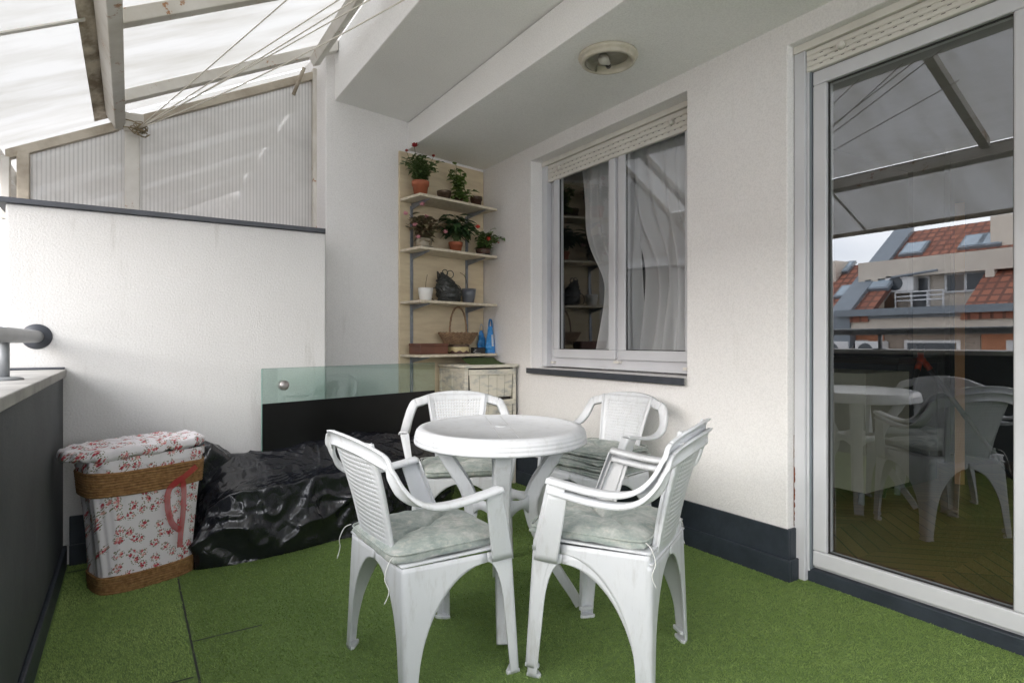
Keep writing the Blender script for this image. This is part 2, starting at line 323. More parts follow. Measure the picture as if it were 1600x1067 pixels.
def tube(bm, pts, r, seg=8, cap=True, radii=None):
    pts = [Vector(p) for p in pts]; rings = []; up = None
    for i, p in enumerate(pts):
        t = (pts[min(i + 1, len(pts) - 1)] - pts[max(i - 1, 0)])
        if t.length < 1e-9: t = Vector((0, 0, 1))
        t.normalize()
        if up is None: up = Vector((0, 0, 1)) if abs(t.z) < .9 else Vector((1, 0, 0))
        a = t.cross(up)
        if a.length < 1e-4: a = t.cross(Vector((.3, 1, .2)))
        a.normalize(); b = t.cross(a); up = -b if up is None else (up - t * up.dot(t)).normalized() if (up - t * up.dot(t)).length > 1e-4 else up
        rr = radii[i] if radii else r
        rings.append([bm.verts.new(p + a * math.cos(2 * PI * k / seg) * rr + b * math.sin(2 * PI * k / seg) * rr) for k in range(seg)])
    for i in range(len(rings) - 1):
        for k in range(seg): bm.faces.new((rings[i][k], rings[i][(k + 1) % seg], rings[i + 1][(k + 1) % seg], rings[i + 1][k]))
    if cap:
        bm.faces.new(rings[0][::-1]); bm.faces.new(rings[-1])
def lathe(bm, prof, seg=32, c=(0, 0, 0), mt=None):
    rings = []
    for r, z in prof:
        if r < 1e-6: rings.append([bm.verts.new((c[0], c[1], c[2] + z))])
        else: rings.append([bm.verts.new((c[0] + r * math.cos(2 * PI * k / seg), c[1] + r * math.sin(2 * PI * k / seg), c[2] + z)) for k in range(seg)])
    if mt is not None:
        for rg in rings:
            for v in rg: v.co = mt @ v.co
    for a, b in zip(rings[:-1], rings[1:]):
        for k in range(seg):
            k2 = (k + 1) % seg
            if len(a) == 1 and len(b) == 1: continue
            if len(a) == 1: bm.faces.new((a[0], b[k2], b[k]))
            elif len(b) == 1: bm.faces.new((a[k], a[k2], b[0]))
            else: bm.faces.new((a[k], a[k2], b[k2], b[k]))
def catmull(P, n=8):
    P = [Vector(p) for p in P]; out = []
    for i in range(len(P) - 1):
        p0, p1, p2, p3 = P[max(i - 1, 0)], P[i], P[i + 1], P[min(i + 2, len(P) - 1)]
        for k in range(n):
            t = k / n; out.append(.5 * ((2 * p1) + (p2 - p0) * t + (2 * p0 - 5 * p1 + 4 * p2 - p3) * t * t + (3 * p1 - p0 - 3 * p2 + p3) * t ** 3))
    out.append(P[-1]); return out
def grid(fn, nu, nv, skip=None, us=None, vs=None):
    us = us or [i / nu for i in range(nu + 1)]; vs = vs or [j / nv for j in range(nv + 1)]
    bm = bmesh.new(); V = [[bm.verts.new(fn(u, v)) for v in vs] for u in us]
    for i in range(len(us) - 1):
        for j in range(len(vs) - 1):
            if skip and skip(i, j): continue
            bm.faces.new((V[i][j], V[i + 1][j], V[i + 1][j + 1], V[i][j + 1]))
    loose = [v for v in bm.verts if not v.link_faces]
    for v in loose: bm.verts.remove(v)
    return bm
def Yr(px, X):      # helper used while measuring: world y on plane X seen in direction px
    u = (px - 800) / 935; return X * (.843 - .537 * u) / (.537 + .843 * u)
def copy_tree(o, parent=None):
    c = o.copy(); scene.collection.objects.link(c)
    if parent is not None: c.parent = parent
    for ch in [x for x in scene.objects if x.parent == o]: copy_tree(ch, c)
    return c

# ------------------------------------------------------------------ floor and turf
tag(obj('floor', B(-.9, 2.9, -3, 4.6, -.25, -.006), M_conc), 'grey terrace slab under the green turf', kind='structure', cat='floor')
tb = bmesh.new()
seamx = [.183, .683, 1.183, 1.683, 2.183]
YM = 4.5
prism(tb, [(-.26, -2.9), (2.49, -2.9), (2.49, 1.62), (2.59, 1.62), (2.59, -.2)][:3] + [(2.49, YM), (-.26, YM)], -.005, .002)
box(tb, 2.4905, 2.60, -.2, 1.61, -.005, .002)
tag(obj('artificial_turf_base', tb, M_turfbase), 'green backing sheet of the turf tiles', 'turf', kind='structure')
def build_turf():
    rng = np.random.default_rng(3); N = 470000
    x = rng.uniform(-.25, 2.58, N); y = rng.uniform(.45, 4.1, N)
    keep = ((x < 2.485) | (y < 1.6)) & (y < 4.1) & ~((y > 3.56) & (x < 1.0))
    D = .537 * x + .843 * y
    keep &= (D < 5) & (rng.random(N) < np.clip(3.2 / np.maximum(D, .5), .3, 1.2))
    # seams between tiles: clear lines
    wob = .004 * np.sin(y * 23) + .003 * np.sin(y * 61)
    s = np.zeros(N, bool)
    s |= (np.abs(x - .183 - wob) < .007)
    wx = .004 * np.sin(x * 31)
    s |= (np.abs(y - 2.43 - wx) < .008) & (x > .183) & (x < .42); s |= (np.abs(y - 2.17 - wx) < .011) & (x < .183); s |= (np.abs(y - 3.47 - wx) < .016) & (x < .183)
    s |= (np.abs(y - 1.50 - wx - .35 * (x - 1.3)) < .006) & (x > 1.17) & (x < 1.45)
    keep &= ~s
    x, y = x[keep], y[keep]; n = len(x)
    h = rng.uniform(.005, .010, n); a = rng.uniform(0, 2 * PI, n); wd = rng.uniform(.0009, .0017, n)
    # pile leans by tile with scatter
    tilex = np.where(x < .183, 0, 1); base = np.where(tilex == 0, 2.2, 3.9)
    la = base + rng.normal(0, .9, n); lm = h * rng.uniform(.3, 1.0, n)
    co = np.empty((n, 3, 3)); dx, dy = np.cos(a) * wd, np.sin(a) * wd
    co[:, 0, 0] = x - dx; co[:, 0, 1] = y - dy; co[:, 0, 2] = .0015
    co[:, 1, 0] = x + dx; co[:, 1, 1] = y + dy; co[:, 1, 2] = .0015
    co[:, 2, 0] = x + np.cos(la) * lm; co[:, 2, 1] = y + np.sin(la) * lm; co[:, 2, 2] = h
    me = bpy.data.meshes.new('artificial_grass'); me.vertices.add(3 * n); me.loops.add(3 * n); me.polygons.add(n)
    me.vertices.foreach_set('co', co.ravel()); me.loops.foreach_set('vertex_index', np.arange(3 * n, dtype=np.int32))
    me.polygons.foreach_set('loop_start', np.arange(0, 3 * n, 3, dtype=np.int32)); me.update()
    o = link('artificial_grass', me, M_turf)
    tag(o, 'short green artificial grass covering the terrace floor', 'artificial grass', kind='stuff')
build_turf()
def seam(pts, w=.009):
    bm = bmesh.new()
    for a, b in zip(pts[:-1], pts[1:]):
        a, b = Vector(a), Vector(b); t = (b - a).normalized(); s = Vector((-t.y, t.x)) * w / 2
        vs = [bm.verts.new((q.x, q.y, .0055)) for q in (a + s, a - s, b - s, b + s)]; bm.faces.new(vs)
    return bm

sm_ = bmesh.new()
for pts in ([(.183, 1.0), (.185, 2.0), (.181, 3.0), (.184, 3.5)], [(.19, 2.43), (.42, 2.432)], [(-.25, 2.17), (.17, 2.172)], [(-.25, 3.47), (.17, 3.468)]):
    g_ = seam(pts, .007); me_ = bpy.data.meshes.new('t'); g_.to_mesh(me_); g_.free(); sm_.from_mesh(me_)
for v_ in sm_.verts: v_.co.z = .0032
tag(obj('turf_seams', sm_, M_rubber), 'dark seams between the turf tiles', 'floor', kind='structure')

# ------------------------------------------------------------------ house
house = thing('house', 'white rendered house wall with window, patio door and stepped ceiling', 'house')
XW = 2.51
def wall_holes(ys, zs, holes, x0, x1):
    bm = bmesh.new()
    ny, nz = len(ys) - 1, len(zs) - 1
    hole = [[any(h[0] <= (ys[i] + ys[i + 1]) / 2 <= h[1] and h[2] <= (zs[j] + zs[j + 1]) / 2 <= h[3] for h in holes) for j in range(nz)] for i in range(ny)]
    F = {}; Bk = {}
    def v(d, x, i, j):
        if (i, j) not in d: d[(i, j)] = bm.verts.new((x, ys[i], zs[j]))
        return d[(i, j)]
    for i in range(ny):
        for j in range(nz):
            if hole[i][j]: continue
            bm.faces.new([v(F, x0, *q) for q in ((i, j), (i, j + 1), (i + 1, j + 1), (i + 1, j))]); bm.faces.new([v(Bk, x1, *q) for q in ((i, j), (i + 1, j), (i + 1, j + 1), (i, j + 1))])
            for di, dj, e in ((-1, 0, ((0, 0), (0, 1))), (1, 0, ((1, 1), (1, 0))), (0, -1, ((1, 0), (0, 0))), (0, 1, ((0, 1), (1, 1)))):
                a, b = i + di, j + dj
                if 0 <= a < ny and 0 <= b < nz and not hole[a][b]: continue
                p, q = (i + e[0][0], j + e[0][1]), (i + e[1][0], j + e[1][1])
                bm.faces.new((v(F, x0, *q), v(F, x0, *p), v(Bk, x1, *p), v(Bk, x1, *q)))
    return bm
DY0, DY1, DZ1 = -.22, 1.617, 2.42
WY0, WY1, WZ0, WZ1 = 2.20, 3.678, .884, 2.42
bw = wall_holes([-3, DY0, DY1, WY0, WY1, 4.60], [-.2, WZ0, WZ1, 3.1], [(DY0, DY1, -1, DZ1), (WY0, WY1, WZ0, WZ1)], XW, XW + .30)
bev(obj('wall', bw, M_wall, house), .006, 3)
# back wall of the nook: runs slightly askew from the house wall to the pillar end
PX, PY = 2.51, 4.393; dxs, dys = -.98, -.199; L = math.hypot(dxs, dys); dxs, dys = dxs / L, dys / L
nxs, nys = dys, -dxs                 # pointing into the terrace is (dys,-dxs) => check sign
if nys > 0: nxs, nys = -nxs, -nys
def sk(k, off=0, z=0): return (PX + dxs * k + nxs * off, PY + dys * k + nys * off, z)
pb = bmesh.new(); a_ = sk(-.25); b_ = sk(1.42); c_ = sk(1.42, -.35); d_ = sk(-.25, -.35); prism(pb, [a_, b_, c_, d_], -.2, 3.26)
bev(obj('pillar_wall', pb, M_wall, house), .008, 3)
bev(obj('ceiling', B(1.765, 2.9, -3, 4.6, 2.524, 2.728), M_ceil, house), .005)
bev(obj('upper_ceiling', B(1.182, 2.9, -3, 4.6, 2.735, 3.15), M_ceil, house), .006)
# skirting in two steps
s1 = bmesh.new(); box(s1, 2.496, XW - .0005, 1.603, 4.30, -.004, .232); box(s1, XW, 2.60, 1.603, 1.6165, -.004, .232)
bev(obj('skirting', s1, M_navy, house), .003)
s2 = bmesh.new(); box(s2, 2.482, 2.4955, 1.590, 4.30, -.004, .098); box(s2, 2.4955, 2.60, 1.590, 1.6025, -.004, .098)
bev(obj('skirting_step', s2, M_navy, house), .004)
s3 = bmesh.new(); box(s3, 0, 1.42, 0, .016, -.004, .23); o = obj('skirting', s3, M_navy, house)
o.matrix_world = Matrix.Translation(sk(0, .0002)) @ Matrix(((dxs, nxs, 0, 0), (dys, nys, 0, 0), (0, 0, 1, 0), (0, 0, 0, 1)))
# unseen end wall added behind the camera, kept low so sky light enters
tag(bev(obj('unseen_end_wall', B(-.6, 2.5, -3.25, -3.0, -.2, 1.0), M_wall), .01), 'low white end wall added out of view behind the viewer, letting sky light in', 'wall')

# window ---------------------------------------------------------------
def frame_rect(bm, x0, x1, y0, y1, z0, z1, w, wb=None):
    wb = wb or w
    box(bm, x0, x1, y0, y1, z0, z0 + wb); box(bm, x0, x1, y0, y1, z1 - w, z1)
    box(bm, x0, x1, y0, y0 + w, z0 + wb, z1 - w); box(bm, x0, x1, y1 - w, y1, z0 + wb, z1 - w)
XF = 2.655
win = bpy.data.objects.new('window', None); scene.collection.objects.link(win); win.parent = house
win_me = None
wfr = bmesh.new(); frame_rect(wfr, XF, XF + .07, WY0 + .03, WY1 - .03, WZ0 + .012, 2.40, .05, .075)
box(wfr, XF + .002, XF + .06, 2.88, 2.925, WZ0 + .087, 2.35)
bev(obj('frame', wfr, M_pvc, win), .004)
def sash(y0, y1, z0, z1, w, x):
    bm = bmesh.new(); frame_rect(bm, x, x + .05, y0, y1, z0, z1, w); o = bev(obj('sash', bm, M_pvc, win), .006, 3)
    g = bmesh.new(); frame_rect(g, x + .012, x + .02, y0 + w - .002, y1 - w + .002, z0 + w - .002, z1 - w + .002, .007); obj('gasket', g, M_gask, win)
    return o
sash(2.90, 3.565, .962, 2.36, .062, XF - .022); sash(2.262, 2.868, .962, 2.36, .062, XF - .022)
def pane(y0, y1, z0, z1, x, parent, ry=0, rz=0):
    bm = bmesh.new(); hy, hz = (y1 - y0) / 2, (z1 - z0) / 2
    box(bm, -.0005, .0005, -hy, hy, -hz, hz); bm2 = bmesh.new()
    vs = [bm2.verts.new((0, a * hy, b * hz)) for a, b in ((-1, -1), (1, -1), (1, 1), (-1, 1))]; bm2.faces.new(vs); bm.free()
    o = obj('pane', bm2, M_glassd if parent.name.startswith('patio') else M_glass, parent); o.location = (x, (y0 + y1) / 2, (z0 + z1) / 2); o.rotation_euler = (0, ry, rz); return o
WT = R(-.6)
pane(2.955, 3.51, 1.018, 2.305, XF + .004, win, WT, 0); pane(2.318, 2.812, 1.018, 2.305, XF + .006, win, WT, R(4))
for q in ((WY1 - .062, WY1 - .004), (WY0 + .004, WY0 + .03)): bev(obj('shutter_guide', B(XF - .045, XF - .002, q[0], q[1], WZ0 + .012, 2.386), M_pvc, win), .003)
def shutter(y0, y1, z0, z1, x, parent, knobs):
    bm = bmesh.new(); n = 4; h = (z1 - z0) / n
    for k in range(n):
        a = z0 + k * h; vs = []
        for y in (y0, y1):
            vs.append([bm.verts.new((x + dx, y, a + f * h)) for dx, f in ((-.002, .0), (-.0035, .06), (-.005, .3), (-.005, .6), (-.0035, .92), (-.0005, .97), (.02, .97), (.02, .0))])
        for i in range(8): bm.faces.new((vs[0][i], vs[0][(i + 1) % 8], vs[1][(i + 1) % 8], vs[1][i]))
        bm.faces.new(vs[0]); bm.faces.new(vs[1][::-1])
    nf = len(bm.faces)
    for k in range(1, n):
        y = y0 + .03 + (k % 2) * .02
        while y < y1 - .04:
            box(bm, x - .0047, x + .004, y, y + .014, z0 + k * h - .0075, z0 + k * h - .0045); y += .047
    bm.faces.ensure_lookup_table()
    for f in bm.faces[nf:]: f.material_index = 1
    o = obj('roller_shutter', bm, M_shut, parent); o.data.materials.append(M_gap)
    for ky in knobs:
        kb = bmesh.new(); lathe(kb, [(0, .028), (.012, .027), (.016, .02), (.016, 0), (0, 0)], 16, mt=Matrix.Translation((x - .004, ky, z0 + h * 2.3)) @ Matrix.Rotation(R(-90), 4, 'Y'))
        obj('stop_knob', kb, M_shut, parent, True)
shutter(WY0 + .032, WY1 - .064, 2.262, 2.386, XF - .030, win, (2.40, 3.47))
obj('shutter_lintel', B(XF - .050, XF - .005, WY0 + .004, WY1 - .004, 2.3875, 2.4185), M_shut, win)
sb = bmesh.new(); box(sb, XW - .028, XF - .047, WY0 + .002, WY1 - .002, .852, .8835)
o = bev(obj('window_sill', sb, M_coping, win), .003)
bev(obj('sill_edge', B(XW - .036, XW - .0285, WY0 - .012, WY1 + .012, .846, .885), M_cap, win), .002)
for q in ((3.56, 3.59, .918, .934), (2.30, 2.33, .918, .934), (2.855, 2.905, .940, .955)): bev(obj('drain_cap', B(XF - .03, XF - .0005, *q), M_shut, win), .002)

# patio door -------------------------------------------------------------
XD = 2.600
door = bpy.data.objects.new('patio_door', None); scene.collection.objects.link(door); door.parent = house
df = bmesh.new(); frame_rect(df, XD, XD + .08, DY0 + .004, DY1 - .045, .062, 2.40, .035, .045); bev(obj('frame', df, M_pvc, door), .004)
bev(obj('threshold', B(XD - .02, XD + .10, DY0 + .002, DY1 - .002, -.02, .0615), M_navy, door), .004)
gd = bmesh.new(); box(gd, XD - .045, XD - .002, DY1 - .055, DY1 - .004, .004, 2.385); box(gd, XD - .03, XD - .003, DY1 - .066, DY1 - .0555, .05, 2.30); bev(obj('shutter_guide', gd, M_pvc, door), .003)
obj('guide_channel', B(XD - .026, XD - .001, DY1 - .074, DY1 - .0665, .06, 2.30), M_zinc, door)
def dsash(y0, y1):
    bm = bmesh.new(); frame_rect(bm, XD - .02, XD + .045, y0, y1, .075, 2.285, .062, .070); bev(obj('sash', bm, M_pvc, door), .007, 3)
    g = bmesh.new(); frame_rect(g, XD - .002, XD + .008, y0 + .060, y1 - .060, .143, 2.225, .007); obj('gasket', g, M_gask, door)
    pane(y0 + .062, y1 - .062, .145, 2.223, XD + .012, door, DT, 0)
DT = R(-.62)
dsash(.755, 1.541); dsash(-.16, .750)
shutter(DY0 + .01, DY1 - .058, 2.288, 2.384, XD - .030, door, (1.40, .1))
obj('shutter_lintel', B(XD - .050, XD - .003, DY0 + .004, DY1 - .004, 2.3855, 2.4185), M_shut, door)
rs = bmesh.new(); prev = None; z = .24
while z < .66:
    wv = random.uniform(.0015, .009) * (1 if z < .50 else .4); a, b = rs.verts.new((XD - .0462, DY1 - .003, z)), rs.verts.new((XD - .0462, DY1 - .003 - wv, z + random.uniform(-.003, .003)))
    if prev: rs.faces.new((prev[0], prev[1], b, a))
    prev = (a, b); z += random.uniform(.006, .016)
obj('rust_streak', rs, mat('rust', (.22, .07, .03), .9, (.10, .03, .015), 60), door)

# ------------------------------------------------------------------ partition wall, parapet, handrail
pw = thing('partition_wall', 'rough white partition wall with a dark metal cap at the terrace end', 'wall')
YP = 3.60
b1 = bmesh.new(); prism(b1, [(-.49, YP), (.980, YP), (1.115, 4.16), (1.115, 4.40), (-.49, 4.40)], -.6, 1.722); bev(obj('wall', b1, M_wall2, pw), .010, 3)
b1 = bmesh.new(); prism(b1, [(-.53, YP - .022), (.972, YP - .022), (1.11, 4.14), (1.11, 4.42), (-.53, 4.42)], 1.7225, 1.747); bev(obj('coping', b1, M_cap, pw), .002)
b1 = bmesh.new(); box(b1, -.25, .975, YP - .014, YP - .0005, -.004, .235); bev(obj('skirting', b1, M_navy, pw), .003)
b1 = bmesh.new(); box(b1, -.25, .975, YP - .030, YP - .0145, -.004, .10); bev(obj('skirting_step', b1, M_navy, pw), .004)
pa = thing('parapet', 'dark painted terrace parapet with pale concrete coping', 'parapet')
bev(obj('wall', B(-.50, -.275, -3, YP - .0005, -.6, .909), M_parapet, pa), .006)
bev(obj('skirting', B(-.2745, -.258, -3, YP - .031, -.004, .105), M_navy, pa), .005)
bev(obj('coping', B(-.545, -.262, -3, YP - .001, .9095, .945), M_coping, pa), .004)
bev(obj('flashing', B(-.53, -.268, YP - .012, YP - .0012, .9455, .957), M_cap, pa), .002)
hr = thing('handrail', 'grey tubular handrail along the parapet top', 'handrail')
bm = bmesh.new(); tube(bm, [(-.375, -2.9, 1.103), (-.375, YP - .01, 1.103)], .029, 24); obj('rail', bm, M_rail, hr, True)
bm = bmesh.new(); lathe(bm, [(0, .02), (.036, .02), (.04, .016), (.05, .012), (.058, .006), (.06, 0), (0, 0)], 32, mt=Matrix.Translation((-.375, YP - .0006, 1.103)) @ Matrix.Rotation(R(90), 4, 'X')); obj('flange', bm, M_cap, hr, True)
for y in (2.72, 1.2, -.4, -2.0):
    bm = bmesh.new(); tube(bm, [(-.375, y, .952), (-.375, y, 1.076)], .017, 16); o = obj('post', bm, M_rail, hr, True)
    bm = bmesh.new(); lathe(bm, [(0, .012), (.04, .010), (.055, .006), (.057, 0), (0, 0)], 24, c=(-.375, y, .9455)); obj('base_plate', bm, M_rail, hr, True)

# ------------------------------------------------------------------ canopy roof
cn = thing('canopy', 'lean-to canopy of flaking white steel under translucent sheets', 'canopy')
YG = 4.27; SL = .5
def zs(x): return 2.52 + SL * x          # underside of sheets
ang = -math.atan(SL)
def sheet_bar(bm, x0, x1, y0, y1, o0, o1):      # prism following the roof slope; o = offsets below the sheet line
    vs = [bm.verts.new((x, y, zs(x) + o)) for x in (x0, x1) for y in (y0, y1) for o in (o0, o1)]
    for f in ((0, 1, 3, 2), (4, 6, 7, 5), (0, 4, 5, 1), (2, 3, 7, 6), (0, 2, 6, 4), (1, 5, 7, 3)): bm.faces.new([vs[i] for i in f])
def bar(x0, x1, y0, y1, o0, o1, name, m=None, b=.004):
    bm = bmesh.new(); sheet_bar(bm, x0, x1, y0, y1, o0, o1); return bev(obj(name, bm, m or M_steel, cn), b)
for y in (4.05, 3.07, 1.82, .80, -.2, -1.2, -2.3): bar(-.05, 1.178, y - .03, y + .03, -.072, -.004, 'rafter')
# purlin, a box tube turned with the roof pitch
bm = bmesh.new(); mt = Matrix.Translation((-.075, 0, 2.395)) @ Matrix.Rotation(ang, 4, 'Y'); box(bm, -.03, .03, -2.95, YG + .02, -.055, .055, mt); bev(obj('purlin', bm, M_steel, cn), .005)
bm = bmesh.new(); box(bm, -.034, .066, YG - .085, YG - .015, 2.33, 2.43); bev(obj('bracket', bm, M_steel, cn), .004)
bm = bmesh.new(); mt = Matrix.Translation((1.02, 0, 2.92)) @ Matrix.Rotation(ang, 4, 'Y'); box(bm, -.025, .025, -2.95, 4.02, -.03, .03, mt); bev(obj('header_beam', bm, M_steel, cn), .004)
bm = bmesh.new(); box(bm, -.70, -.62, YG - .05, YG + 2.5, 2.075, 2.17); bev(obj('eave_beam', bm, M_steel, cn), .005)
# gable frame
bar(-.58, -.06, YG - .02, YG + .03, -.155, -.098, 'gable_rail', M_dirtsteel); bar(.0, 1.10, YG - .02, YG + .03, -.155, -.098, 'gable_rail', M_dirtsteel)
for x0, x1, m in ((-.03, .045, M_steel), (-.53, -.475, M_dirtsteel), (1.066, 1.16, M_steel), (-.60, -.56, M_steel)):
    xm = (x0 + x1) / 2; bm = bmesh.new(); box(bm, x0, x1, YG - .03, YG + .03, 1.75, zs(xm) - (.10 if x0 > -.1 else .14)); bev(obj('gable_post', bm, m, cn), .004)
for x0, x1, yy in ((-.476, -.028, YG + .012), (.043, 1.068, YG + .012)):
    bm = bmesh.new(); n = 1; top = []; bot = []
    for i in range(n + 1):
        x = x0 + (x1 - x0) * i / n; top.append(bm.verts.new((x, yy, zs(x) - .12))); bot.append(bm.verts.new((x, yy, 1.75)))
    for i in range(n): bm.faces.new((bot[i], bot[i + 1], top[i + 1], top[i]))
    o = obj('gable_sheet', bm, M_gable, cn)
# roof sheets
def rsheet(x0, x1, y0, y1, off, name='roof_sheet', m=None):
    bm = bmesh.new(); vs = [bm.verts.new((x, y, zs(x) + off)) for x, y in ((x0, y0), (x1, y0), (x1, y1), (x0, y1))]; bm.faces.new(vs); return obj(name, bm, m or M_roof, cn)
ys = [-3, -.9, 1.2, 3.06, 4.45]
for a, b in zip(ys[:-1], ys[1:]):
    rsheet(-.095, 1.181, a + .002, b - .002, .002); rsheet(-.86, -.155, a + .002, b - .002, -.012)
rsheet(-.185, -.078, -3, 4.42, -.016, 'sheet_overlap', M_lap)
for y in ys[1:-1]:
    bar(-.86, -.16, y - .012, y + .012, -.022, -.0135, 'joint_strip', M_shut, .001)
bar(-.87, -.83, -3, 4.4, -.032, -.0135, 'edge_trim', M_dirtsteel, .002)
bm = bmesh.new(); tube(bm, [(.93, YG - .05, 2.75), (.99, YG - .1, 2.93)], .012, 8); obj('bracing_rod', bm, M_dirtsteel, cn, True)
# clothes lines
K = Vector((.035, YG - .10, 2.335)); a0 = R(32.5)
def raypt(px, py, z):
    u = (px - 800) / 935; v = (533.5 - py) / 935; t = (z - 1.08) / v
    return Vector(((.537 + .843 * u) * t, (.843 - .537 * u) * t, z))
LINES = [(432, 0, 2.55, .004, 'steepest clothes line, on the purlin side of the tied bunch'), (502, 0, 2.62, .004, 'upper of the close middle pair of clothes lines'),
         (514, 0, 2.60, .03, 'lower of the close middle pair of clothes lines'), (543, 0, 2.66, .004, 'upper clothes line of the pair nearest the house fascia'), (556, 0, 2.62, .075, 'lowest sagging clothes line, nearest the house fascia')]
for i, (px, py, z, sag, lab) in enumerate(LINES):
    P = raypt(px, py, z); d = P - K; E = K + d * 1.75; E.z = K.z + d.z * 1.45
    pts = [K.lerp(E, t / 20) + Vector((0, 0, -sag * 4 * (t / 20) * (1 - t / 20))) for t in range(21)]
    bm = bmesh.new(); tube(bm, pts, .0032, 6)
    tag(obj('clothes_line', bm, M_line, smooth=True), lab, 'clothes line', 'clothes lines strung under the canopy')
bm = bmesh.new()
for k in range(9):
    c = K + Vector((random.uniform(-.01, .03), -.01, random.uniform(-.03, .02))); p = []
    for j in range(14):
        a = j / 13 * 2 * PI * random.uniform(.8, 1.2); p.append(c + Vector((math.cos(a) * random.uniform(.015, .04), math.sin(a * 1.3) * .02, math.sin(a) * random.uniform(.012, .03))))
    tube(bm, catmull(p, 3), .0022, 5)
for s in (0, 1): tube(bm, [K + Vector((-.07, .0, .0 + s * .045)), K + Vector((-.03, -.02, -.005 + s * .04)), K + Vector((.02, -.02, -.012 + s * .03)), K + Vector((.05, .0, -.005))], .004, 6)
tag(obj('string_knot', bm, M_tangle, smooth=True), 'tangled brown string knotted round the canopy post top', 'string')

# ------------------------------------------------------------------ ceiling lamp
LX, LY = 2.03, 2.285; LZ = 2.524
lp = thing('ceiling_lamp', 'round ceiling lamp without its cover, bulb showing', 'lamp', (LX, LY, LZ))
bm = bmesh.new(); lathe(bm, [(.140, 0), (.147, -.004), (.150, -.014), (.146, -.022), (.138, -.025), (.134, -.030), (.137, -.036), (.133, -.042), (.122, -.044), (.117, -.038), (.118, -.008), (0, -.006)], 56); obj('base_ring', bm, M_lampc, lp, True)
bm = bmesh.new(); lathe(bm, [(.108, -.010), (.113, -.040), (.110, -.038), (.10, -.012), (0, -.009)], 40)
bmesh.ops.delete(bm, geom=[v for v in bm.verts if v.co.x > .03 and v.co.z < -.02], context='VERTS'); solid(obj('reflector', bm, mat('lamp_inside', (.36, .34, .29), .5, (.26, .24, .19), 12), lp, True), .002)
bm = bmesh.new(); tube(bm, [(.035, .035, -.035), (.0, .01, -.035)], .014, 16); obj('socket', bm, M_blk, lp, True)
bm = bmesh.new(); lathe(bm, [(0, .048), (.018, .044), (.027, .03), (.028, .018), (.022, .002), (.013, -.014), (.012, -.022), (0, -.022)], 24, mt=Matrix.Translation((-.012, .0, -.036)) @ Matrix.Rotation(R(-80), 4, 'Y') @ Matrix.Rotation(R(10), 4, 'X')); obj('bulb', bm, M_bulb, lp, True)

# ------------------------------------------------------------------ plastic armchairs
def rsweep(path, wdirs, w, t, lip=.0):
    """sweep a rounded flat section along a path; wdirs = width direction per point"""
    bm = bmesh.new(); rings = []
    for i, p in enumerate(path):
        tg = (path[min(i + 1, len(path) - 1)] - path[max(i - 1, 0)]).normalized(); wd = wdirs[i]; wd = (wd - tg * wd.dot(tg)).normalized(); nn = tg.cross(wd).normalized()
        sec = [(-.5, -.5), (-.42, .32), (-.3, .5), (.3, .5), (.42, .32), (.5, -.5), (.40, -.5), (.30, -.05), (-.30, -.05), (-.40, -.5)]
        rings.append([bm.verts.new(p + wd * (a * w) + nn * (b * t)) for a, b in sec])
    n = len(rings[0])
    for i in range(len(rings) - 1):
        for k in range(n): bm.faces.new((rings[i][k], rings[i][(k + 1) % n], rings[i + 1][(k + 1) % n], rings[i + 1][k]))
    bm.faces.new(rings[0][::-1]); bm.faces.new(rings[-1]); return bm
def lsheet(rows, r=.014):
    """rows: (corner, da, wa, db, wb) -> folded sheet with a rounded corner"""
    bm = bmesh.new(); V = []
    for c, da, wa, db, wb in rows:
        c = Vector(c); da = Vector(da); db = Vector(db); pts = []
        for f in (1, .9, .6, .3): pts.append(c + da * (r + (wa - r) * f))
        for k in range(5):
            a = k / 4 * PI / 2; pts.append(c + da * (r - r * math.sin(a)) + db * (r - r * math.cos(a)))
        for f in (.3, .6, .9, 1): pts.append(c + db * (r + (wb - r) * f))
        V.append([bm.verts.new(p) for p in pts])
    for i in range(len(V) - 1):
        for k in range(len(V[0]) - 1): bm.faces.new((V[i][k], V[i][k + 1], V[i + 1][k + 1], V[i + 1][k]))
    return bm
def xback(y, z):
    s = max(0., (z - .40) / .4); return -.163 - .118 * s - .012 * math.sin(min(s, 1) * PI) * -1 + .78 * y * y * (.55 + .45 * s)
SEATZ = .412
def archw(t, W, foot, mid, t0=.30, t1=.90):
    base = foot + (mid - foot) * min(t / t1, 1)
    if t <= t0: return base
    q = min(1, (t - t0) / (t1 - t0)); return min(W, base + (W - mid) * (1 - math.sqrt(max(0, 1 - q * q))))
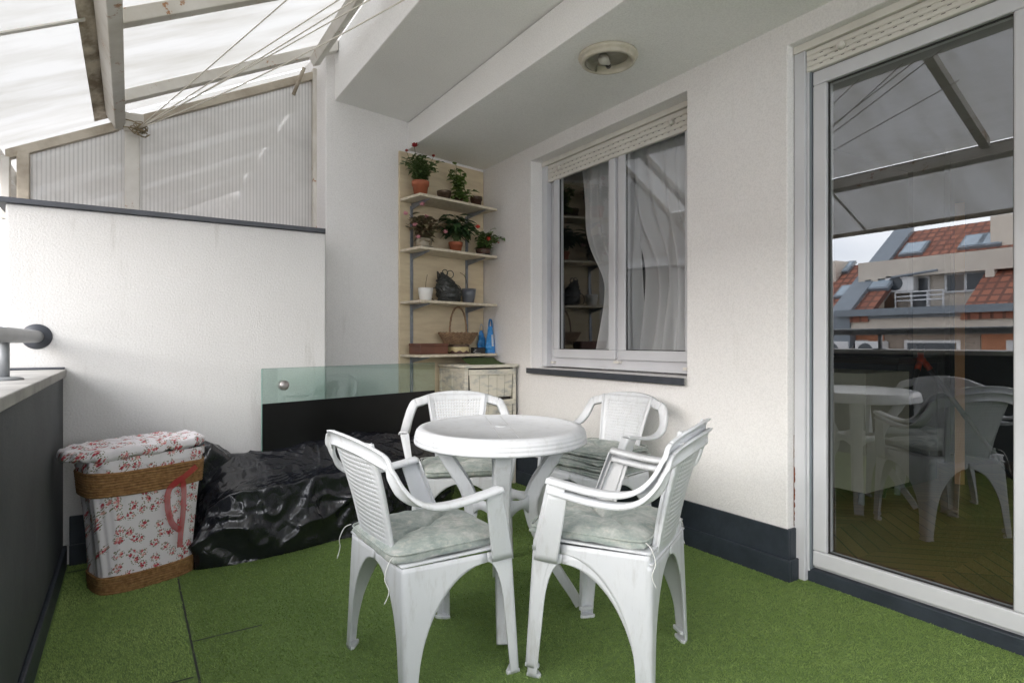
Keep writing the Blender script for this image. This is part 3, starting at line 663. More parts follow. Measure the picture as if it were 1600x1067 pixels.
def make_chair():
    t = thing('plastic_armchair', 'x', 'chair')
    # seat
    def sf(u, v):
        x = -.172 + .378 * u; hw = .207 + .034 * u; y = (v * 2 - 1) * hw; e = max(abs(v * 2 - 1), 0)
        z = SEATZ + .006 * u - .012 * math.sin(PI * u) * (1 - e ** 4)
        if u > .86: z -= .03 * ((u - .86) / .14) ** 2
        return (x, y, z)
    o = obj('seat', grid(sf, 20, 20), M_plastic, t, True); solid(o, .005)
    # legs: each folds round its corner, widening into the arch under the seat
    T = [0, .04, .1] + [.15 + .78 * math.sin(k / 18 * PI / 2) for k in range(19)] + [.96, 1]
    for sy in (1, -1):
        rear0, rear1 = Vector((-.176, sy * .243, 0)), Vector((-.168, sy * .208, SEATZ - .004))
        fr0, fr1 = Vector((.228, sy * .252, 0)), Vector((.204, sy * .242, SEATZ - .004))
        dside = (fr1 - rear1); full_ = dside.length; dside.normalize()
        for a0, a1, da, W2, nm in ((rear0, rear1, dside, .207, 1), (fr0, fr1, -dside, .240, 0)):
            rows = []
            for q in T:
                c = a0.lerp(a1, q); db = Vector((0, -sy, 0))
                rows.append((c, da, archw(q, full_ * .745, .036, .056, .15, .93) if nm else archw(q, full_ * .255 - .0006, .034, .050, .60, .93), db, archw(q, W2 - .0004, .036, .062, .38, .93)))
            o = obj('leg', lsheet(rows), M_plastic, t, True); solid(o, .0055, 0)
            fb = bmesh.new(); c = a0
            prism(fb, [(c.x, c.y), (c.x + da.x * .046, c.y + da.y * .046), (c.x + da.x * .046, c.y + da.y * .046 - sy * .012), (c.x + .012 * (1 if nm else -1), c.y - sy * .046), (c.x, c.y - sy * .046)], 0, .012)
            bev(obj('foot_pad', fb, M_plastic, o), .002)
    # backrest panel with the woven grid of holes
    us = [0, .05]; NC, NR = 17, 19
    for k in range(NC): us += [.08 + .84 * (k + f) / NC for f in (.36, .64)]
    us += [.95, 1.0]; vs = [0, .05, .1, .15]
    for k in range(NR): vs += [.17 + .76 * (k + f) / NR for f in (.37, .63)]
    vs += [.96, 1]
    def pf(u, v):
        z = .385 + .395 * v; hw = .118 + .052 * v ** 1.3; y = (u * 2 - 1) * hw
        x = xback(y, z); 
        if .06 < u < .94 and .155 < v < .945: x -= .0035
        return (x, y, z)
    def skip(i, j): return 2 <= i <= 1 + 2 * NC - 1 and (i % 2 == 0) and 4 <= j <= 4 + 2 * NR - 2 and (j % 2 == 0)
    o = obj('backrest', grid(pf, 0, 0, skip, us, vs), M_plastic, t, True); solid(o, .0048)
    # raised borders either side of the panel and the back skirt
    for s in (-1, 1):
        P = [Vector(pf((1 + s * .985) / 2, k / 14)) + Vector((.001, 0, 0)) for k in range(15)]
        obj('backrest_rib', rsweep(P, [Vector((0, 1, 0))] * 15, .013, .012), M_plastic, t, True)
    # top rail, arms
    def rail(y):
        z = .798 - .62 * y * y - 4 * y ** 4; return Vector((xback(y, z) - .004, y, z - .022))
    half_ = [Vector((.124, .289, .622)), Vector((.06, .291, .612)), Vector((-.02, .291, .602)), Vector((-.10, .288, .601)), Vector((-.160, .282, .618)), Vector((-.200, .272, .652)), Vector((-.222, .258, .696)), Vector((-.232, .240, .731)), rail(.20), rail(.13), rail(.06)]
    full = half_ + [rail(0)] + [Vector((p.x, -p.y, p.z)) for p in half_[::-1]]
    P = catmull(full, 6); N_ = len(P) - 1; W = []
    for i in range(N_ + 1):
        f_ = i / N_; q = min(1, max(0, (min(f_, 1 - f_) - .13) / .20)); q = q * q * (3 - 2 * q); inn = Vector((0, -1 if f_ < .5 else 1, -.04))
        W.append((inn * (1 - q) + Vector((.30, 0, -1)) * q).normalized())
    cut = int(N_ * 7.4 / 22)
    obj('top_rail', rsweep(P[cut:N_ - cut + 1], W[cut:N_ - cut + 1], .052, .016), M_plastic, t, True)
    for s in (1, -1):
        sl_ = slice(0, cut + 1) if s > 0 else slice(N_ - cut, N_ + 1)
        obj('armrest', rsweep(P[sl_], W[sl_], .052, .016), M_plastic, t, True)
        # support from arm tip to the seat, folded round its front corner
        rows = []
        for q in [k / 10 for k in range(11)]:
            c = Vector((.203, s * .247, SEATZ - .03)).lerp(Vector((.124, s * .300, .617)), q) + Vector((0, s * .004, 0))
            rows.append((c, Vector((-1, 0, 0)), .082 - .018 * q, Vector((0, -s, 0)), .020 + .022 * q))
        o = obj('arm_support', lsheet(rows, .010), M_plastic, t, True); solid(o, .0055)
    return t
def put(t, x, y, deg, z=0, label=None, tilt=0):
    t.location = (x, y, z); t.rotation_euler = (0, R(tilt), R(deg)); t['label'] = label; t['group'] = 'white plastic armchairs round the table'
ch = make_chair()
c2, c3, c4, c5 = [copy_tree(ch) for _ in range(4)]
put(ch, .834, 1.878, 3.0, 0, 'white plastic armchair at left front, facing right, its back to the black wrapped heap')
put(c2, 1.466, 2.813, -114.1, 0, 'white plastic armchair at the back in front of the cream chest, one pad on it')
put(c3, 2.081, 2.428, 188.2, 0, 'white plastic armchair under the window, holding a pile of folded pads')
put(c4, 1.409, 1.528, 118.8, 0, 'lower of the two stacked white plastic armchairs at right front, its feet on the turf')
put(c5, 1.409 + .006 * math.cos(R(118.8)), 1.528 + .006 * math.sin(R(118.8)), 118.8, .031, 'upper of the two stacked white plastic armchairs at right front, nested in the other')
def pad_mesh(seed, lx=.205, ly=.20, th=.024, sag=.0, fold=0):
    def side(sg):
        def f(u, v):
            a, b = u * 2 - 1, v * 2 - 1
            ee = max(abs(a), abs(b)); r = (1 - abs(a) ** 5) ** .42 * (1 - abs(b) ** 5) ** .42 if ee < 1 else 0
            dst = math.hypot(a, b); tuft = 1 - .95 * math.exp(-(dst / .24) ** 1.3)
            cr = 1 - .55 * math.exp(-((abs(a) - abs(b) * (1.1 + .3 * math.sin(seed))) / .055) ** 2) * math.exp(-((dst - .2) / .5) ** 2) - .25 * math.exp(-((abs(a) - abs(b) * (1.1 + .3 * math.sin(seed))) / (.05 + .10 * dst)) ** 2) * math.exp(-((dst - .25) / .42) ** 2)
            nz = noise.noise(Vector((a * 2.1 + seed, b * 2.1, sg))) * .25 + noise.noise(Vector((a * 6 + seed, b * 6, sg * 3))) * .22
            z = sg * th * r * tuft * cr * (1 + nz) + (.004 * noise.noise(Vector((a * 4, b * 4, seed)))) + sag * (a * a + b * b) * -.01
            rr = 1 - .05 * (abs(a * b) ** 2)
            return (lx * a * rr + .004 * noise.noise(Vector((b * 3, seed, 1))), ly * b * rr + .004 * noise.noise(Vector((a * 3, seed, 2))), z)
        return f
    bm = bmesh.new(); 
    for sg in (1, -1):
        g = grid(side(sg), 72, 72); me = bpy.data.meshes.new('t'); g.to_mesh(me); g.free(); bm.from_mesh(me); bpy.data.meshes.remove(me)
    bmesh.ops.remove_doubles(bm, verts=bm.verts, dist=.0008)
    return bm
def cushion(x, y, z, deg, label, seed, th=.024, sc=1, tx=0, ty=0, ties=True, sag=1.0):
    o = obj('seat_pad', pad_mesh(seed, .205 * sc, .20 * sc, th, sag), M_cush, None, True)
    o.location = (x, y, z); o.rotation_euler = (R(tx), R(ty), R(deg)); tag(o, label, 'seat pad', 'grey-green tufted seat pads')
    # piping round the edge
    P = []
    for k in range(48):
        a = 2 * PI * k / 48; ca, sa = math.cos(a), math.sin(a); m = max(abs(ca), abs(sa)); e = .22
        P.append((.204 * sc * math.copysign(abs(ca) ** e, ca) * .985, .199 * sc * math.copysign(abs(sa) ** e, sa) * .985, .0))
    P.append(P[0]); bm = bmesh.new(); tube(bm, P, .0035, 6, False); obj('piping', bm, M_cush, o, True)
    if ties:
        for s in (1, -1):
            bm = bmesh.new(); p0 = Vector((-.195 * sc, s * .19 * sc, 0)); tube(bm, catmull([p0, p0 + Vector((-.02, s * .012, -.012)), p0 + Vector((-.035, s * .02, -.05)), p0 + Vector((-.028, s * .035, -.085)), p0 + Vector((-.04, s * .03, -.12))], 5), .0015, 5); obj('tie', bm, M_whitepot, o, True)
    return o
def onseat(c, dx=0, dy=0, dz=0):
    m = Matrix.Translation(c.location) @ Matrix.Rotation(c.rotation_euler.z, 4, 'Z'); return m @ Vector((dx, dy, SEATZ + dz))
p = onseat(ch, .012, -.005, .028); cushion(p.x, p.y, p.z + .004, 1, 'tufted grey-green seat pad on the left front chair', 1.3, .031)
p = onseat(c2, .02, 0, .028); cushion(p.x, p.y, p.z, -112, 'tufted grey-green seat pad on the chair in front of the cream chest', 5.1, .027)
p = onseat(c5, .05, .01, .030); cushion(p.x, p.y, p.z, 121, 'tufted grey-green seat pad on the stacked chairs at right front', 9.7, .028)
nm = ['bottom pad of the pile on the chair under the window', 'second pad from the bottom of the pile under the window', 'third pad from the bottom of the pile under the window', 'topmost pad of the pile on the chair under the window']
for k in range(4):
    p = onseat(c3, -.01 + .012 * math.sin(k * 2), .01 * math.cos(k * 3), .020 + k * .031); cushion(p.x, p.y, p.z, 188 + (-4, 5, -7, 3)[k], nm[k], 20 + k * 3.3, .018, .98 + .02 * (k % 2), ties=False)

# ------------------------------------------------------------------ round table
TX, TY = 1.268, 2.075
tb_ = thing('round_table', 'round white plastic garden table with curved legs, among the chairs', 'table', (TX, TY, 0), R(0))
bm = bmesh.new(); lathe(bm, [(0, .737), (.018, .737), (.020, .739), (.024, .7385), (.296, .7375), (.300, .741), (.316, .7415), (.330, .738), (.338, .730), (.337, .7255), (.341, .7225), (.3425, .7155), (.3405, .7115), (.3445, .7085), (.3455, .7005), (.343, .6965), (.347, .6935), (.3465, .684), (.340, .680), (.332, .684), (.30, .705), (.02, .712), (0, .712)], 128)
tt = obj('tabletop', bm, M_plastic, tb_, True); tt.rotation_euler = (R(1.0) * .84, -R(1.0) * .54, 0)
bm = bmesh.new(); lathe(bm, [(0, .7405), (.020, .7405), (.0235, .7388), (.024, .735)], 32); obj('parasol_cap', bm, M_plastic, tt, True)
bm = bmesh.new()
for s in (-.034, .034): box(bm, s - .0012, s + .0012, -.29, -.03, .7376, .7388); box(bm, s - .0012, s + .0012, .03, .29, .7376, .7388)
g = obj('panel_seam', bm, mat('grey_seam', (.5, .51, .52), .5), tt); g.rotation_euler = (0, 0, R(-32 + 8))
def tleg(az):
    ctrl = [(.265, .705), (.245, .66), (.195, .58), (.145, .50), (.122, .43), (.128, .36), (.165, .27), (.225, .16), (.290, .06), (.318, .012)]
    P2 = catmull([Vector((r, 0, z)) for r, z in ctrl], 5); n = len(P2); bm = bmesh.new(); rings = []
    for i, p in enumerate(P2):
        tg = (P2[min(i + 1, n - 1)] - P2[max(i - 1, 0)]).normalized(); nn = Vector((tg.z, 0, -tg.x)); q = i / (n - 1)
        w = .072 - .020 * q; d = .050 - .016 * q + .012 * math.exp(-((q - .45) / .2) ** 2)
        sec = [(-.5, .5), (-.36, .5), (-.30, .25), (.30, .25), (.36, .5), (.5, .5), (.5, -.35), (.4, -.5), (-.4, -.5), (-.5, -.35)]
        rings.append([bm.verts.new(p + Vector((0, a * w, 0)) + nn * (b * d)) for a, b in sec])
    m = len(rings[0])
    for i in range(n - 1):
        for k in range(m): bm.faces.new((rings[i][k], rings[i][(k + 1) % m], rings[i + 1][(k + 1) % m], rings[i + 1][k]))
    bm.faces.new(rings[0][::-1]); bm.faces.new(rings[-1])
    lo = min(v.co.z for v in bm.verts)
    for v in bm.verts:
        if v.co.z < .03: v.co.z = max(v.co.z - lo * .5, .002)
    o = bev(obj('leg', bm, M_plastic, tb_), .003, 2, 35); o.rotation_euler = (0, 0, az)
AZ = math.atan2(-.32, -.18)
for k in range(4): tleg(AZ + k * PI / 2)
# curved braces joining neighbouring legs half way up
for k in range(4):
    a0_, a1_ = AZ + k * PI / 2, AZ + (k + 1) * PI / 2; bm = bmesh.new(); V = []
    for i in range(13):
        a = a0_ + (a1_ - a0_) * i / 12; q = i / 12; r = .118 - .010 * math.sin(PI * q); top = .475 - .020 * math.sin(PI * q); bot = .36 + .060 * math.sin(PI * q)
        V.append([bm.verts.new((r * math.cos(a), r * math.sin(a), z)) for z in (bot, (bot + top) / 2, top)])
    for i in range(12):
        for j in range(2): bm.faces.new((V[i][j], V[i + 1][j], V[i + 1][j + 1], V[i][j + 1]))
    solid(obj('brace', bm, M_plastic, tb_, True), .008)

# ------------------------------------------------------------------ laundry hamper
HX, HY, HR = .045, 3.215, R(20)
hp = thing('laundry_hamper', 'oval laundry hamper lined with rose print cotton, rope bands and red ribbon', 'laundry hamper', (HX, HY, 0), HR)
def oval(a, rx, ry, e=.55): c, s = math.cos(a), math.sin(a); return (rx * math.copysign(abs(c) ** e, c), ry * math.copysign(abs(s) ** e, s))
def hrx(z): return .190 + .052 * (z / .55), .118 + .022 * (z / .55)
NA = 120
def hf(u, v):
    z = .01 + .545 * v; rx, ry = hrx(z); a = 2 * PI * u
    f = 1 + (.016 * math.sin(a * 9 + 1 + z * 2) + .012 * math.sin(a * 21 + z * 5)) * (1 - .5 * abs(v - .5)) + .02 * noise.noise(Vector((math.cos(a) * 3, math.sin(a) * 3, z * 5)))
    bow = 1 - .035 * math.sin(PI * v)
    x, y = oval(a, rx * bow * f, ry * bow * f); return (x, y, z)
bm = grid(hf, NA, 24); obj('fabric_liner', bm, M_floral, hp, True)
def rope_band(z0, n, rr, out):
    bm = bmesh.new()
    for k in range(n):
        z = z0 + k * rr * 1.75; rx, ry = hrx(z); P = []
        for i in range(97):
            a = 2 * PI * i / 96; x, y = oval(a, rx + out, ry + out); P.append((x, y, z + .0015 * math.sin(a * 5 + k)))
        tube(bm, P, rr, 8, False)
    return obj('rope_band', bm, M_rope, hp, True)
rope_band(.008, 7, .0062, .004); rope_band(.428, 9, .0066, .004)
obj('base', grid(lambda u, v: (*oval(2 * PI * u, hrx(0)[0] * v, hrx(0)[1] * v), .006), 60, 4), M_rope, hp)
# puffy lid
def lf(u, v):
    a = 2 * PI * u; x, y = oval(a, .285, .155, .72)
    if v < .3: q = v / .3; r = .93 + .07 * math.sin(q * PI / 2); z = -.010 + .018 * q
    elif v < .55: q = (v - .3) / .25; r = 1.0 - .06 * q * q; z = .008 + .028 * math.sin(q * PI / 2)
    else: q = (v - .55) / .45; r = .94 * (1 - q) + 1e-4; z = .036 + .010 * math.sin(q * PI / 2)
    nz = noise.noise(Vector((x * r * 14, y * r * 14, z * 20))) * .014 + abs(noise.noise(Vector((x * r * 26, y * r * 18, 3)))) * .022
    r *= 1 + .018 * math.sin(a * 14 + 3 * noise.noise(Vector((math.cos(a) * 2, math.sin(a) * 2, 0)))) * (1 if v < .6 else .3)
    return (x * r - .012, y * r, .590 + z + nz)
bm = grid(lf, 110, 30); lid = obj('lid', bm, M_floral, hp, True); lid.rotation_euler = (0, R(-1.5), 0)
bm = grid(lambda u, v: (*[c_ * (1 + .02 * math.sin(u * 80)) for c_ in oval(2 * PI * u, hrx(.55)[0] + .004, hrx(.55)[1] + .004)], .546 + .040 * v), NA, 4); obj('liner_cuff', bm, M_floral, hp, True)
# ribbon: bow loop and tail lying on the front
def ribbon(pts, w, name='ribbon'):
    P = catmull([Vector(p) for p in pts], 8); bm = bmesh.new(); V = []
    for i, p in enumerate(P):
        tg = (P[min(i + 1, len(P) - 1)] - P[max(i - 1, 0)]).normalized(); sd_ = tg.cross(Vector((0, -1, 0))).normalized() * w / 2
        V.append((bm.verts.new(p + sd_), bm.verts.new(p - sd_)))
    for a, b in zip(V[:-1], V[1:]): bm.faces.new((a[0], a[1], b[1], b[0]))
    return obj(name, bm, M_ribbon, hp, True)
fy = -.163
ribbon([(.165, fy - .002, .505), (.115, fy - .006, .470), (.07, fy - .004, .445), (.042, fy - .004, .41), (.040, fy - .003, .34), (.058, fy + .002, .27), (.085, fy + .006, .235), (.10, fy + .006, .225)], .026)
ribbon([(.055, fy - .004, .43), (.095, fy - .010, .455), (.108, fy - .005, .40), (.106, fy, .30), (.10, fy + .010, .20), (.099, fy + .016, .145)], .024)

# ------------------------------------------------------------------ heap under black plastic
def heap(name, label, foot, hfun, seed, amp=1, n1=240, n2=90):
    """foot: closed outline; hfun(x,y): height of what lies under the sheet"""
    fp = catmull([Vector((*p, 0)) for p in foot + [foot[0]]], 12); per = [0]
    for a, b in zip(fp[:-1], fp[1:]): per.append(per[-1] + (b - a).length)
    Lp = per[-1]; cx = sum(p[0] for p in foot) / len(foot); cy = sum(p[1] for p in foot) / len(foot)
    def outline(u):
        s = u % 1 * Lp
        for i in range(len(fp) - 1):
            if s <= per[i + 1]: return fp[i].lerp(fp[i + 1], (s - per[i]) / max(1e-9, per[i + 1] - per[i]))
        return fp[-1]
    O = [outline(i / n1) for i in range(n1)]
    bm = bmesh.new(); V = []
    for i in range(n1):
        p = O[i]; col = []
        for j in range(n2 + 1):
            v = j / n2
            if v < .42: q = v / .42; r = 1.0 - .07 * q; zf = q ** 1.1
            else: q = (v - .42) / .58; r = .93 * (1 - q); zf = 1
            x = cx + (p.x - cx) * r; y = cy + (p.y - cy) * r; H = hfun(x, y)
            z = .006 + zf * H
            # drape: pleats running from the top edge down the sides, fading toward the middle
            s_ = i / n1 * Lp; side = math.exp(-((v - .20) / .22) ** 2); fade = 1 if v < .42 else max(0, 1 - (v - .42) / .45) ** 1.3
            ph = 2 * PI * i / n1; Rr = Lp / (2 * PI); c3 = Vector((math.cos(ph) * Rr * 2.6, math.sin(ph) * Rr * 2.6, z * 1.5 + (v - .42) * .6 + seed))
            def rg_(q): return (1 - min(1, abs(noise.noise(q)) * 2.6)) ** 2
            f1 = rg_(c3 * 1.3 + Vector((z * 1.2, 0, 0))); f2 = rg_(c3 * 3.3 + Vector((4, z * 3, 2))); f3 = rg_(Vector((x * 11, y * 11, z * 9 + seed)))
            blob = noise.noise(Vector((x * 3, y * 3, z * 2.5 + seed)))
            d = amp * ((.030 * f1 + .016 * f2) * fade + .006 * f3 + .030 * blob * (.3 + side))
            nx, ny = (x - cx), (y - cy) * 2.2; ln = math.hypot(nx, ny) + 1e-6; k = side
            x += nx / ln * d * k * 1.3; y += ny / ln * d * k * 1.3; z += d * (1 - .7 * side) * min(1, v * 6)
            if v < .05: z = max(.003, z * .5); 
            col.append(bm.verts.new((x, y, max(.003, z))))
        V.append(col)
    for i in range(n1):
        for j in range(n2): bm.faces.new((V[i][j], V[(i + 1) % n1][j], V[(i + 1) % n1][j + 1], V[i][j + 1]))
    bmesh.ops.remove_doubles(bm, verts=bm.verts, dist=.0004)
    return tag(obj(name, bm, M_bag, None, True), label, 'plastic cover')
def gy(x): return 3.46 + .30 * (x - .608)       # front of the leaning glass panel
def sm(a, b, t): q = min(1, max(0, (t - a) / (b - a))); return q * q * (3 - 2 * q)
heap('plastic_cover', 'low heap wrapped in shiny black plastic in front of the glass panel',
     [(.262, 3.20), (.42, 3.165), (.70, 3.20), (1.05, 3.27), (1.45, 3.30), (1.72, 3.42), (1.76, 3.70), (1.40, 3.70), (1.0, 3.585), (.62, 3.48), (.42, 3.46), (.29, 3.40)],
     lambda x, y: .335 + .14 * sm(3.22, 3.5, y - .25 * max(0, x - .6)) - .07 * sm(1.2, 1.8, x) - .10 * sm(.42, .25, x) + .03 * sm(.5, 1.1, x), 3.0)
heap('bin_bag', 'crumpled black bag standing upright between the hamper and the wrapped heap',
     [(.225, 3.42), (.33, 3.375), (.50, 3.44), (.60, 3.53), (.48, 3.565), (.30, 3.565), (.20, 3.53)],
     lambda x, y: .53 - .22 * sm(.33, .62, x), 11.0, .9, 120, 60)

# ------------------------------------------------------------------ leaning glass panel
gp = thing('glass_panel', 'large pane of pale green glass with a black lower part, leaning against the walls', 'glass panel', (.600, 3.455, 0), math.atan(.29))
GL = 1.232
obj('clear_glass', B(0, GL, 0, .010, .742, .932), M_gpanel, gp); 
e_ = bmesh.new(); box(e_, -.0006, -.0001, 0, .010, .0, .932); box(e_, 0, GL, -.0002, .0102, .9322, .9334); obj('glass_edge', e_, mat('glass_edge_green', (.10, .22, .19), .2), gp)
obj('black_part', B(0, GL, 0, .010, .012, .7418), M_blackfilm, gp)
bm = bmesh.new(); lathe(bm, [(0, .028), (.024, .028), (.027, .025), (.027, .0005), (0, .0005)], 32, mt=Matrix.Translation((.115, 0, .838)) @ Matrix.Rotation(R(90), 4, 'X')); obj('standoff', bm, mat('brushed_steel', (.50, .47, .46), .35, metal=.9), gp, True)

# ------------------------------------------------------------------ shelves on the cream board
unit = thing('wall_shelf', 'cream painted board with four shelves on metal brackets in the corner', 'shelf')
def skbox(bm, k0, k1, o0, o1, z0, z1):
    pts = [sk(k0, o0), sk(k1, o0), sk(k1, o1), sk(k0, o1)]; prism(bm, pts, z0, z1)
bm = bmesh.new(); pts = [(.008, .50), (.835, .50), (.843, .52), (.843, 2.497), (.02, 2.497)]
skbox(bm, .012, .843, .001, .019, .05, 2.50); bev(obj('back_board', bm, M_wood, unit), .004)
SH = [2.14, 1.762, 1.378, .985]
for z in SH:
    bm = bmesh.new(); skbox(bm, .10, .845, .030, .285, z - .019, z); bev(obj('shelf_board', bm, M_shelf, unit), .002)
for k in (.20, .74):
    bm = bmesh.new(); skbox(bm, k - .012, k + .012, .0195, .029, .55, 2.10); bev(obj('upright', bm, M_metal, unit), .001)
    for z in SH:
        bm = bmesh.new(); pr = [(.0295, z - .0195), (.25, z - .0195), (.25, z - .026), (.045, z - .062), (.0295, z - .075)]
        V = [[bm.verts.new((*sk(k + s, o_)[:2], zz)) for o_, zz in pr] for s in (-.004, .004)]
        for i in range(5): bm.faces.new((V[0][i], V[0][(i + 1) % 5], V[1][(i + 1) % 5], V[1][i]))
        inner = [(.040, z - .034), (.20, z - .034), (.045, z - .155)]
        bm.faces.new(V[0]); bm.faces.new(V[1][::-1]); obj('bracket', bm, M_metal, unit)
def sp(px, off, z):
    u = (px - 800) / 935; rr = (.537 + .843 * u) / (.843 - .537 * u)
    # point (x,y)=sk(k,off) with x/y=rr
    bx, by = PX + nxs * off, PY + nys * off; k = (bx - rr * by) / (rr * dys - dxs); return Vector((bx + dxs * k, by + dys * k, z))
def pot(name, label, cat, p, r1, r0, h, m, rim=.35, saucer=None, soil=True, group=None):
    t = thing(name, label, cat, p, 0, group); b = 0
    if saucer:
        bm = bmesh.new(); lathe(bm, [(0, 0), (r0 * 1.22, 0), (r0 * 1.4, .012), (r0 * 1.36, .013), (r0 * 1.18, .004), (0, .004)], 32); obj('saucer', bm, saucer, t, True); b = .0045
    bm = bmesh.new()
    if rim: prof = [(0, b), (r0, b), (r0 + (r1 - r0) * .66, b + h * .68), (r1 * 1.0, b + h * .69), (r1 * 1.05, b + h * .97), (r1 * 1.04, b + h), (r1 * .97, b + h), (r1 * .93, b + h * .85), (0, b + h * .85)]
    else: prof = [(0, b), (r0 * .95, b), (r0, b + .004), (r0 + (r1 - r0) * .7, b + h * .6), (r1, b + h), (r1 * .95, b + h), (r1 * .9, b + h * .86), (0, b + h * .86)]
    lathe(bm, prof, 36); obj('pot', bm, m, t, True)
    if soil:
        bm = bmesh.new(); lathe(bm, [(r1 * .93, b + h * .865), (r1 * .5, b + h * .89), (0, b + h * .88)], 24); obj('soil', bm, M_soil, t, True)
    t['top'] = b + h * .88; return t
def add_leaf(bm, p, d, up, L_, W_, curl=.25, n=4, rnd=0):
    d = d.normalized(); s = d.cross(up)
    if s.length < 1e-3: s = Vector((1, 0, 0))
    s.normalize(); nn = s.cross(d).normalized(); L0 = []; 
    for i in range(n + 1):
        q = i / n; w = W_ * math.sin(PI * min(.97, max(.03, q)) ** (.8 if not rnd else .62)) * .5; c = p + d * L_ * q + nn * (-curl * L_ * q * q)
        L0.append((bm.verts.new(c - s * w + nn * w * .35), bm.verts.new(c), bm.verts.new(c + s * w + nn * w * .35)))
    for a, b in zip(L0[:-1], L0[1:]):
        bm.faces.new((a[0], a[1], b[1], b[0])); bm.faces.new((a[1], a[2], b[2], b[1]))
def plant(t, rs, n_st, H, spread, L_, W_, per, mleaf, mstem=None, rnd=0, bias=(0, 0), droop=0, upright=.5, base=0):
    rg = random.Random(rs); lb = bmesh.new(); sbm = bmesh.new(); tips = []; z0 = t['top']
    for i in range(n_st):
        a = rg.uniform(0, 2 * PI); sr = spread * math.sqrt(rg.random()); h = H * rg.uniform(.55, 1.0) * (1 - .25 * (sr / spread))
        p0 = Vector((rg.uniform(-.02, .02), rg.uniform(-.02, .02), z0)); e = Vector((math.cos(a) * sr + bias[0], math.sin(a) * sr * .8 + bias[1], z0 + h * (1 - droop * rg.random())))
        mid = p0.lerp(e, .5) + Vector((0, 0, h * .12)) - Vector((math.cos(a), math.sin(a), 0)) * sr * .15
        P = catmull([p0, mid, e], 6); tube(sbm, P, .0018, 5, True, [.0025 - .0013 * k / 12 for k in range(13)]); tips.append(e)
        for k in range(per):
            q = base + (1 - base) * (k + rg.random()) / per; c = P[min(12, int(q * 12))]; an = rg.uniform(0, 2 * PI)
            d = Vector((math.cos(an), math.sin(an), rg.uniform(-.35, upright))); sz = rg.uniform(.65, 1.15)
            c2_ = c + d.normalized() * L_ * .3; tube(sbm, [c, c2_], .0009, 4, False); add_leaf(lb, c2_, d, Vector((0, 0, 1)), L_ * sz, W_ * sz, rg.uniform(.05, .45), 4, rnd)
    obj('stems', sbm, mstem or M_stem, t, True); obj('foliage', lb, mleaf, t, True); return tips
def bloom(t, p, r, m, rs, n=16):
    rg = random.Random(rs); bm = bmesh.new()
    for k in range(n):
        q = k / n; a = k * 2.4; el = .2 + 1.2 * (1 - q); d = Vector((math.cos(a) * math.cos(el), math.sin(a) * math.cos(el), math.sin(el)))
        add_leaf(bm, Vector(p) + d * r * .15, d, Vector((0, 0, 1)) if el < 1.2 else Vector((1, 0, 0)), r * rg.uniform(.8, 1.1), r * .95, -.25, 3, 1)
    return obj('flower', bm, m, t, True)
z1, z2, z3, z4 = [z + .001 for z in SH]
t = pot('potted_rose', 'bushy rose with dark red blooms in a terracotta pot on the top shelf', 'potted plant', sp(657, .16, z1), .062, .046, .112, M_terra, .3, M_greenpl)
tp = plant(t, 11, 55, .23, .16, .038, .025, 10, M_leafd, M_stem, base=.12)
for q, (a, b, c) in enumerate([(-.055, -.02, .355), (.105, .0, .315), (-.10, .02, .325)]):
    bm = bmesh.new(); tube(bm, [(a * .5, b * .5, .2), (a, b, c)], .0018, 5); obj('stems', bm, M_stem, t, True); bloom(t, (a, b, c), .032 if q == 0 else .018, M_red, q)
t = pot('empty_pot', 'small ribbed bronze pot on the top shelf beside the round-leaved plant', 'pot', sp(694, .14, z1), .054, .042, .088, M_copper, .3)
t = pot('trailing_plant', 'round-leaved climbing plant spilling over the middle of the top shelf', 'potted plant', sp(716, .17, z1), .040, .030, .05, M_darkpot, .3)
plant(t, 5, 17, .30, .075, .050, .052, 7, M_leafl, M_stem, rnd=1, bias=(-.015, -.02)); plant(t, 6, 12, .10, .13, .050, .054, 5, M_leafl, M_stem, rnd=1, bias=(.02, -.07), droop=1.5)
t = pot('potted_seedling', 'brown flower pot with a drooping sprig at the right end of the top shelf', 'potted plant', sp(744, .15, z1), .048, .036, .095, M_darkpot, .3)
plant(t, 8, 4, .05, .10, .026, .024, 5, M_leafg, M_stem, bias=(.05, -.02), droop=1.6)
t = pot('potted_begonia', 'bronze-leaved begonia with pale pink flowers at the left of the second shelf', 'potted plant', sp(662, .16, z2), .062, .055, .070, M_clearpot, 0, M_greenpl)
tp = plant(t, 21, 40, .23, .16, .052, .045, 7, M_leafb, M_stemb, rnd=1)
for q, e in enumerate([(-.12, -.02, .20), (-.02, -.03, .27), (.0, -.05, .19), (.13, -.03, .11), (-.075, -.05, .13), (-.055, -.06, .055)]): bloom(t, (e[0] * 1.25, e[1], e[2] * 1.15), .028, M_pink, 40 + q, 12)
t = pot('potted_lily', 'dense dark-leaved plant in a terracotta pot in the middle of the second shelf', 'potted plant', sp(712, .15, z2), .054, .042, .082, M_terra, .3, M_greenpl)
plant(t, 31, 42, .25, .13, .10, .044, 4, M_leafk, M_stem, upright=.2, base=.55)
t = pot('potted_balsam', 'small balsam with coral red flowers at the right end of the second shelf', 'potted plant', sp(755, .18, z2), .062, .050, .055, M_darkpot, 0, M_greenpl)
plant(t, 41, 30, .18, .13, .048, .034, 7, M_leafg, M_stem, bias=(.03, -.03))
for q, e in enumerate([(-.055, -.02, .215), (.01, -.06, .12), (.12, -.05, .10)]): bloom(t, (e[0] * 1.1, e[1], e[2]), .029, M_coral, 60 + q, 12)
